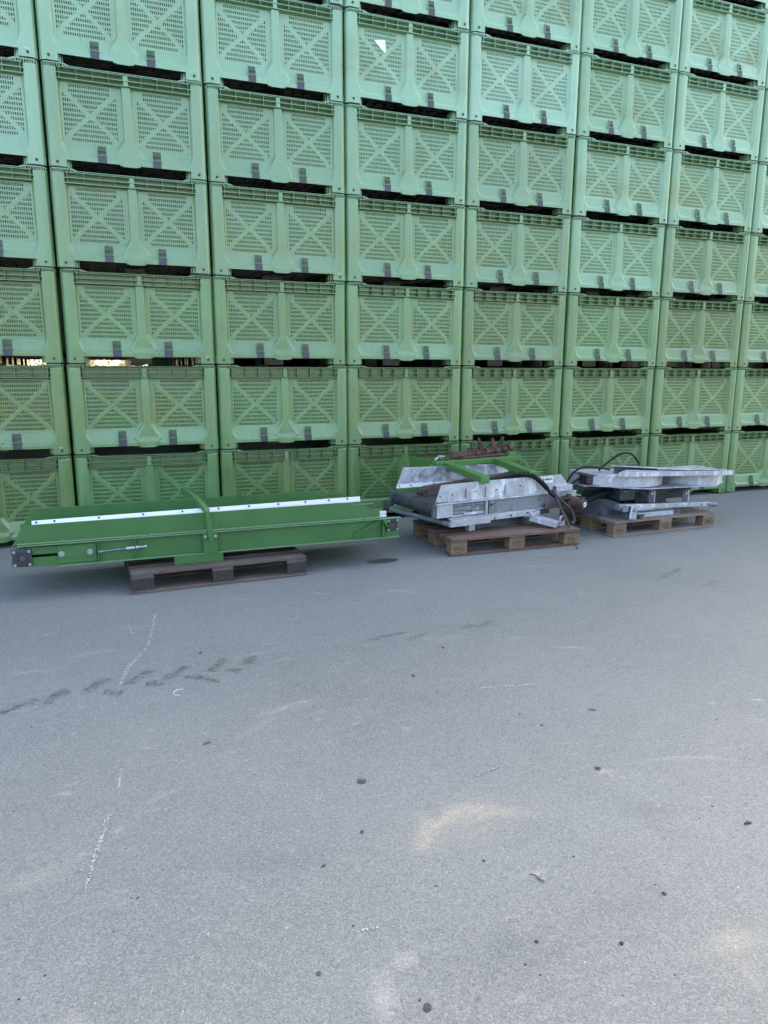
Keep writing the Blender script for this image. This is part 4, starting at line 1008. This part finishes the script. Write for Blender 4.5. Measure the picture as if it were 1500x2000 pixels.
# ------------------------------------------------------------------ marks on the ground
def G2(u, v, z=0.):
    d = fw*1380.57 + r2*(u-750) + u2*(1000-v); c = cam_o.matrix_world.translation; k = (z-c.z)/d.z; return c+d*k
def flecks(name, items, mat, z, size):
    rr = random.Random(5); b = MB()
    for (x, y) in items:
        s_ = size*rr.uniform(.5, 1.3); a0_ = rr.uniform(0, 6.3); n = 5
        b.add([(x+s_*rr.uniform(.6, 1)*cos(a0_+i*2*pi/n), y+s_*rr.uniform(.6, 1)*sin(a0_+i*2*pi/n), z) for i in range(n)], [tuple(range(n))])
    o = b.build(name, mat); o['kind'] = 'structure'; return o
rr = random.Random(21)
ITEMS = []
def along(pts, width, dens, out, fade=False):
    for p, q in zip(pts, pts[1:]):
        p, q = Vector(p), Vector(q); L = (q-p).length; n_ = max(1, int(L*dens)); d = (q-p).normalized(); nrm = Vector((-d.y, d.x))
        for _ in range(n_):
            t_ = rr.random(); k = rr.gauss(0, width/2)
            pt = p.lerp(q, t_) + nrm*k; out.append((pt.x, pt.y))
it = []
g2 = lambda u, v: tuple(G2(u, v))[:2]
along([g2(303, 1200), g2(298, 1230), g2(288, 1265)], .010, 520, it)
along([g2(288, 1265), g2(270, 1285), g2(248, 1308), g2(235, 1338)], .012, 620, it)
along([g2(238, 1500), g2(232, 1540)], .004, 300, it); along([g2(212, 1592), g2(200, 1630), g2(190, 1660), g2(178, 1700)], .006, 800, it); along([g2(178, 1700), g2(168, 1740)], .006, 400, it)
along([g2(160, 1700), g2(152, 1704)], .004, 900, it)
along([g2(930, 1517), g2(975, 1498)], .004, 900, it); along([g2(935, 1345), g2(1050, 1337)], .004, 220, it)
along([g2(695, 1822), g2(740, 1810)], .003, 200, it); along([g2(1460, 1366), g2(1495, 1370)], .008, 450, it)
along([g2(250, 1215), g2(260, 1248)], .003, 260, it)
flecks('chalky_scratch', it, M['chalk'], .003, .0030)
it = []
def bars(b4, w_, dens):
    for (u0, v0, u1, v1) in b4: along([g2(u0, v0), g2(u1, v1)], w_, dens, it)
bars([(20,1388,50,1372),(55,1372,75,1366),(90,1376,115,1350),(115,1350,135,1356),(165,1352,190,1335),(190,1335,215,1324),(205,1350,240,1354),(250,1338,270,1322),(270,1322,295,1309),(285,1335,320,1337),(325,1325,345,1315),(345,1315,365,1302),
      (365,1320,428,1332),(408,1312,425,1300),(425,1300,440,1285),(445,1308,470,1311),(480,1298,500,1280),(0,1396,18,1388)], .036, 900)
bars([(720,1250,790,1235),(800,1250,835,1238),(905,1228,925,1222),(940,1225,960,1212),(1290,1130,1330,1110),(1380,1145,1400,1135)], .03, 500)
flecks('tyre_tread_print', it, M['tread'], .0026, .0036)
it = []
for _ in range(1500):
    cx, cy, sx_, sy_ = rr.choice([(1120,1830,90,30),(1000,1850,60,25),(1250,1720,70,40),(930,1920,60,30),(350,1560,60,30),(1080,1750,200,80)])
    p = G2(rr.gauss(cx, sx_), rr.gauss(cy, sy_)); it.append((p.x, p.y))
flecks('dark_speckle', it, M['tread'], .0022, .0018)
# damp oily stain
c = G2(748, 1095.5); b = MB(); n = 26
b.add([(c.x+.125*cos(2*pi*i/n)*(1+.16*sin(3*i)*.6), c.y+.062*sin(2*pi*i/n)*(1+.2*cos(2*i)*.5), .0024) for i in range(n)], [tuple(range(n))])
o = b.build('oil_stain', M['oil']); o['kind'] = 'structure'

# litter: pebbles, twigs, leaf scraps
t = NT('dark_stone'); M['stone'] = t.out(t.mix(t.noise(t.coord(), 90, 3), (.010, .010, .011), (.04, .037, .035)), .8)
t = NT('dry_leaf'); M['leaf'] = t.out(t.mix(t.noise(t.coord(), 60, 3), (.030, .025, .020), (.09, .075, .055)), .85)
def pebble(u, v, s_, label=None):
    p = G2(u, v); b = MB(); rq = random.Random(int(u*7+v)); rings = []
    vs = []; n = 8
    for j, (h, k) in enumerate(((0, .75), (.35, 1), (.75, .7), (1.0, .25))):
        for i in range(n):
            q = s_*k*rq.uniform(.8, 1.15); vs.append((q*cos(2*pi*i/n), q*.75*sin(2*pi*i/n), h*s_*.85))
    fs = [(j*n+i, j*n+(i+1) % n, (j+1)*n+(i+1) % n, (j+1)*n+i) for j in range(3) for i in range(n)] + [tuple(range(3*n, 4*n)), tuple(range(n-1, -1, -1))]
    b.add(vs, fs); o = b.build('pebble', M['stone'], None, 0, True); o.location = (p.x, p.y, -.0005); o.rotation_euler = (0, 0, rq.uniform(0, 3))
    tag(o, label or 'small dark pebble on the grey asphalt', 'pebble', 'small dark pebbles scattered over the asphalt' if not label else None)
def twig(u, v, L, ang, label, r_=.0022, mat='leaf'):
    p = G2(u, v); b = MB(); b.tube([(-L/2, 0, .003), (-L/6, L*.06, .006), (L/5, -L*.03, .004), (L/2, L*.05, .003)], [r_*.6, r_, r_, r_*.5], 6)
    b.tube([(L*.1, 0, .004), (L*.2, L*.22, .008)], r_*.5, 5)
    o = b.build('twig', M[mat]); o.location = (p.x, p.y, 0); o.rotation_euler = (0, 0, ang); tag(o, label, 'twig')
def leaf(u, v, L, ang, label, n_=1):
    L *= .50
    p = G2(u, v); b = MB(); rq = random.Random(int(u+v*3))
    for q in range(n_):
        oy_ = q*L*.3; P = []
        n = 7
        for i in range(n):
            x_ = -L/2+L*i/(n-1); w_ = L*.26*sin(pi*i/(n-1))**.7+.0006
            P.append((x_, -w_+oy_*rq.uniform(.6, 1), .002+L*.25*rq.random()*(w_*3/L)))
        for i in range(n-1, -1, -1):
            x_ = -L/2+L*i/(n-1); w_ = L*.26*sin(pi*i/(n-1))**.7+.0006; P.append((x_, w_+oy_, .002+L*.35*rq.random()*(w_*3/L)))
        fs = [(i, i+1, 2*n-2-i, 2*n-1-i) for i in range(n-1)]
        b.add(P, fs)
    o = b.build('leaf', M['leaf']); o.location = (p.x, p.y, 0); o.rotation_euler = (0, 0, ang)
    sd_ = o.modifiers.new('thickness', 'SOLIDIFY'); sd_.thickness = .0008
    tag(o, label, 'leaf')
for (u, v, s_) in ((1015,1396,.008),(1058,1417,.009),(1079,1386,.005),(853,1353,.006),(1400,1406,.006),(1391,1575,.006),(1366,1599,.006),(950,1585,.004),(845,1609,.004),(945,1682,.009),(1120,1673,.006),
                  (1026,1884,.006),(1280,1728,.005),(1457,1569,.005),(497,1513,.005),(575,1494,.004),(269,1754,.006),(256,1754,.0045),(88,1906,.006),(246,1657,.005),(120,1683,.004),(37,1952,.006),(222,1820,.005),
                  (690,1809,.006),(61,1421,.006),(27,1585,.005),(1055,1905,.005),(1216,1944,.004),(820,1954,.006),(1318,1904,.005),(1102,1521,.004),(895,1510,.004),(1037,1452,.004),(851,1731,.006)):
    pebble(u, v, s_*.68)
pebble(1297, 1746, .0075, 'largest dark pebble, right of centre on the near asphalt')
pebble(1214, 1843, .0075, 'pale edged dark pebble near the bottom right of the asphalt')
pebble(1048, 1840, .0075, 'low dark lump beside the speckled patch of asphalt')
leaf(837, 1971, .045, .4, 'curled dark brown leaf scrap at the bottom centre of the asphalt', 2)
leaf(711, 1527, .055, 1.1, 'crumpled dark leaf with a white bit in the middle of the asphalt', 3)
leaf(707, 1626, .034, 1.4, 'dark oval leaf scrap just below the crumpled leaf')
leaf(866, 1266, .04, .3, 'small dark leaf scrap lying nearest the middle pallet')
leaf(808, 1321, .04, .1, 'small dark leaf scrap in front of the middle pallet gap', 2)
leaf(1115, 1868, .0, 0, 'x') if False else None
leaf(392, 1276, .04, .0, 'flat dark leaf scrap above the tyre prints')
leaf(1170, 1502, .05, .5, 'brown frayed scrap lying in the sandy patch at right', 2)
leaf(622, 1903, .03, -.7, 'narrow dark leaf scrap near the bottom left of centre')
twig(1048, 1716, .05, -1.1, 'thin bent twig on the pale chipped spot')
twig(1157, 1388, .04, -.6, 'short dark twig lying right of the two round pebbles')
twig(1461, 1609, .03, -.1, 'short thick stub at the right edge of the asphalt', .004)
twig(405, 1453, .04, .4, 'thin dark twig below the tyre prints')
twig(632, 1693, .022, .5, 'tiny dark twig left of centre on the near asphalt')
# white cable-tie loop
p = G2(352, 1353); b = MB()
b.tube([(.030*cos(k*.40+1.0), .032*sin(k*.40+1.0), .0025) for k in range(10)], .0010, 6)
o = b.build('cable_tie', M['white']); o.location = (p.x, p.y, 0); tag(o, 'thin white open cable tie loop lying below the tyre prints', 'cable tie')

# ------------------------------------------------------------------ beyond the stacks: sunlit hedge and red boards glimpsed through the fork gaps
t = NT('sunlit_leaves'); co = t.coord(); n = t.noise(co, 6, 3)
colr = t.mix(t.ramp(t.noise(co, 25, 2), [(.35, 0), (.65, 1)]), (.50, .42, .20), (.75, .68, .48))
t.out(colr, .6)
tr = t.n('ShaderNodeBsdfTranslucent'); t.put(tr.inputs[0], colr); mx = t.n('ShaderNodeMixShader'); mx.inputs[0].default_value = .5
t.t.links.new(t.b.outputs[0], mx.inputs[1]); t.t.links.new(tr.outputs[0], mx.inputs[2]); t.t.links.new(mx.outputs[0], t.t.nodes['Material Output'].inputs[0])
M['leafy'] = t.m
t = NT('bark'); M['bark'] = t.out((.10, .075, .055), .9)
def bush(x, y):
    rq = random.Random(int(x*13)); r = empty('shrub', (x, y, 0)); tag(r, 'pale sunlit shrub beyond the crate stacks, glimpsed through the fork gaps', 'shrub', 'shrubs beyond the crate stacks')
    b = MB(); b.tube([(0, 0, 0), (.03, .02, .6), (-.02, 0, 1.6)], [.05, .04, .02], 7)
    for k in range(6):
        a = rq.uniform(0, 6.3); b.tube([(0, 0, .4+k*.15), (.5*cos(a), .4*sin(a), 1.0+k*.25)], [.02, .008], 5)
    b.build('trunk', M['bark'], r)
    b = MB()
    for _ in range(900):
        a = rq.uniform(0, 2*pi); rr_ = rq.random()**.5; px, py, pz = .75*rr_*cos(a), .6*rr_*sin(a), .25+2.2*rq.random()
        s_ = rq.uniform(.04, .075); n_ = Vector((rq.gauss(0, 1), rq.gauss(0, 1), rq.gauss(0, 1))).normalized(); q = n_.orthogonal().normalized(); w_ = n_.cross(q); c_ = Vector((px, py, pz))
        b.add([c_+q*s_, c_+w_*s_*.6, c_-q*s_, c_-w_*s_*.6], [(0,1,2,3)])
    b.build('crown', M['leafy'], r)
for i in range(19): bush(-2.4+i*1.15, 11.0+.5*((i*7) % 3))
t = NT('red_boards'); M['redwood'] = t.out(t.mix(t.noise(t.map(t.coord(), sc=(8, 1, .5)), 6, 3), (.22, .07, .05), (.42, .20, .15)), .7)
def red_box(x, y, label):
    r = empty('wooden_box', (x, y, 0)); tag(r, label, 'wooden box', 'red boxes beyond the crate stacks')
    for k in range(10):
        for j in range(6):
            b = MB(); b.box(-.6+k*.12, -.6+k*.12+.112, 0, .02, .05+j*.40, .40+j*.40); b.build('board', M['redwood'], r)
for i in range(2): red_box(16.5+i*1.3, 7.6, 'reddish wooden box stack beyond the crates, glimpsed at the far right')
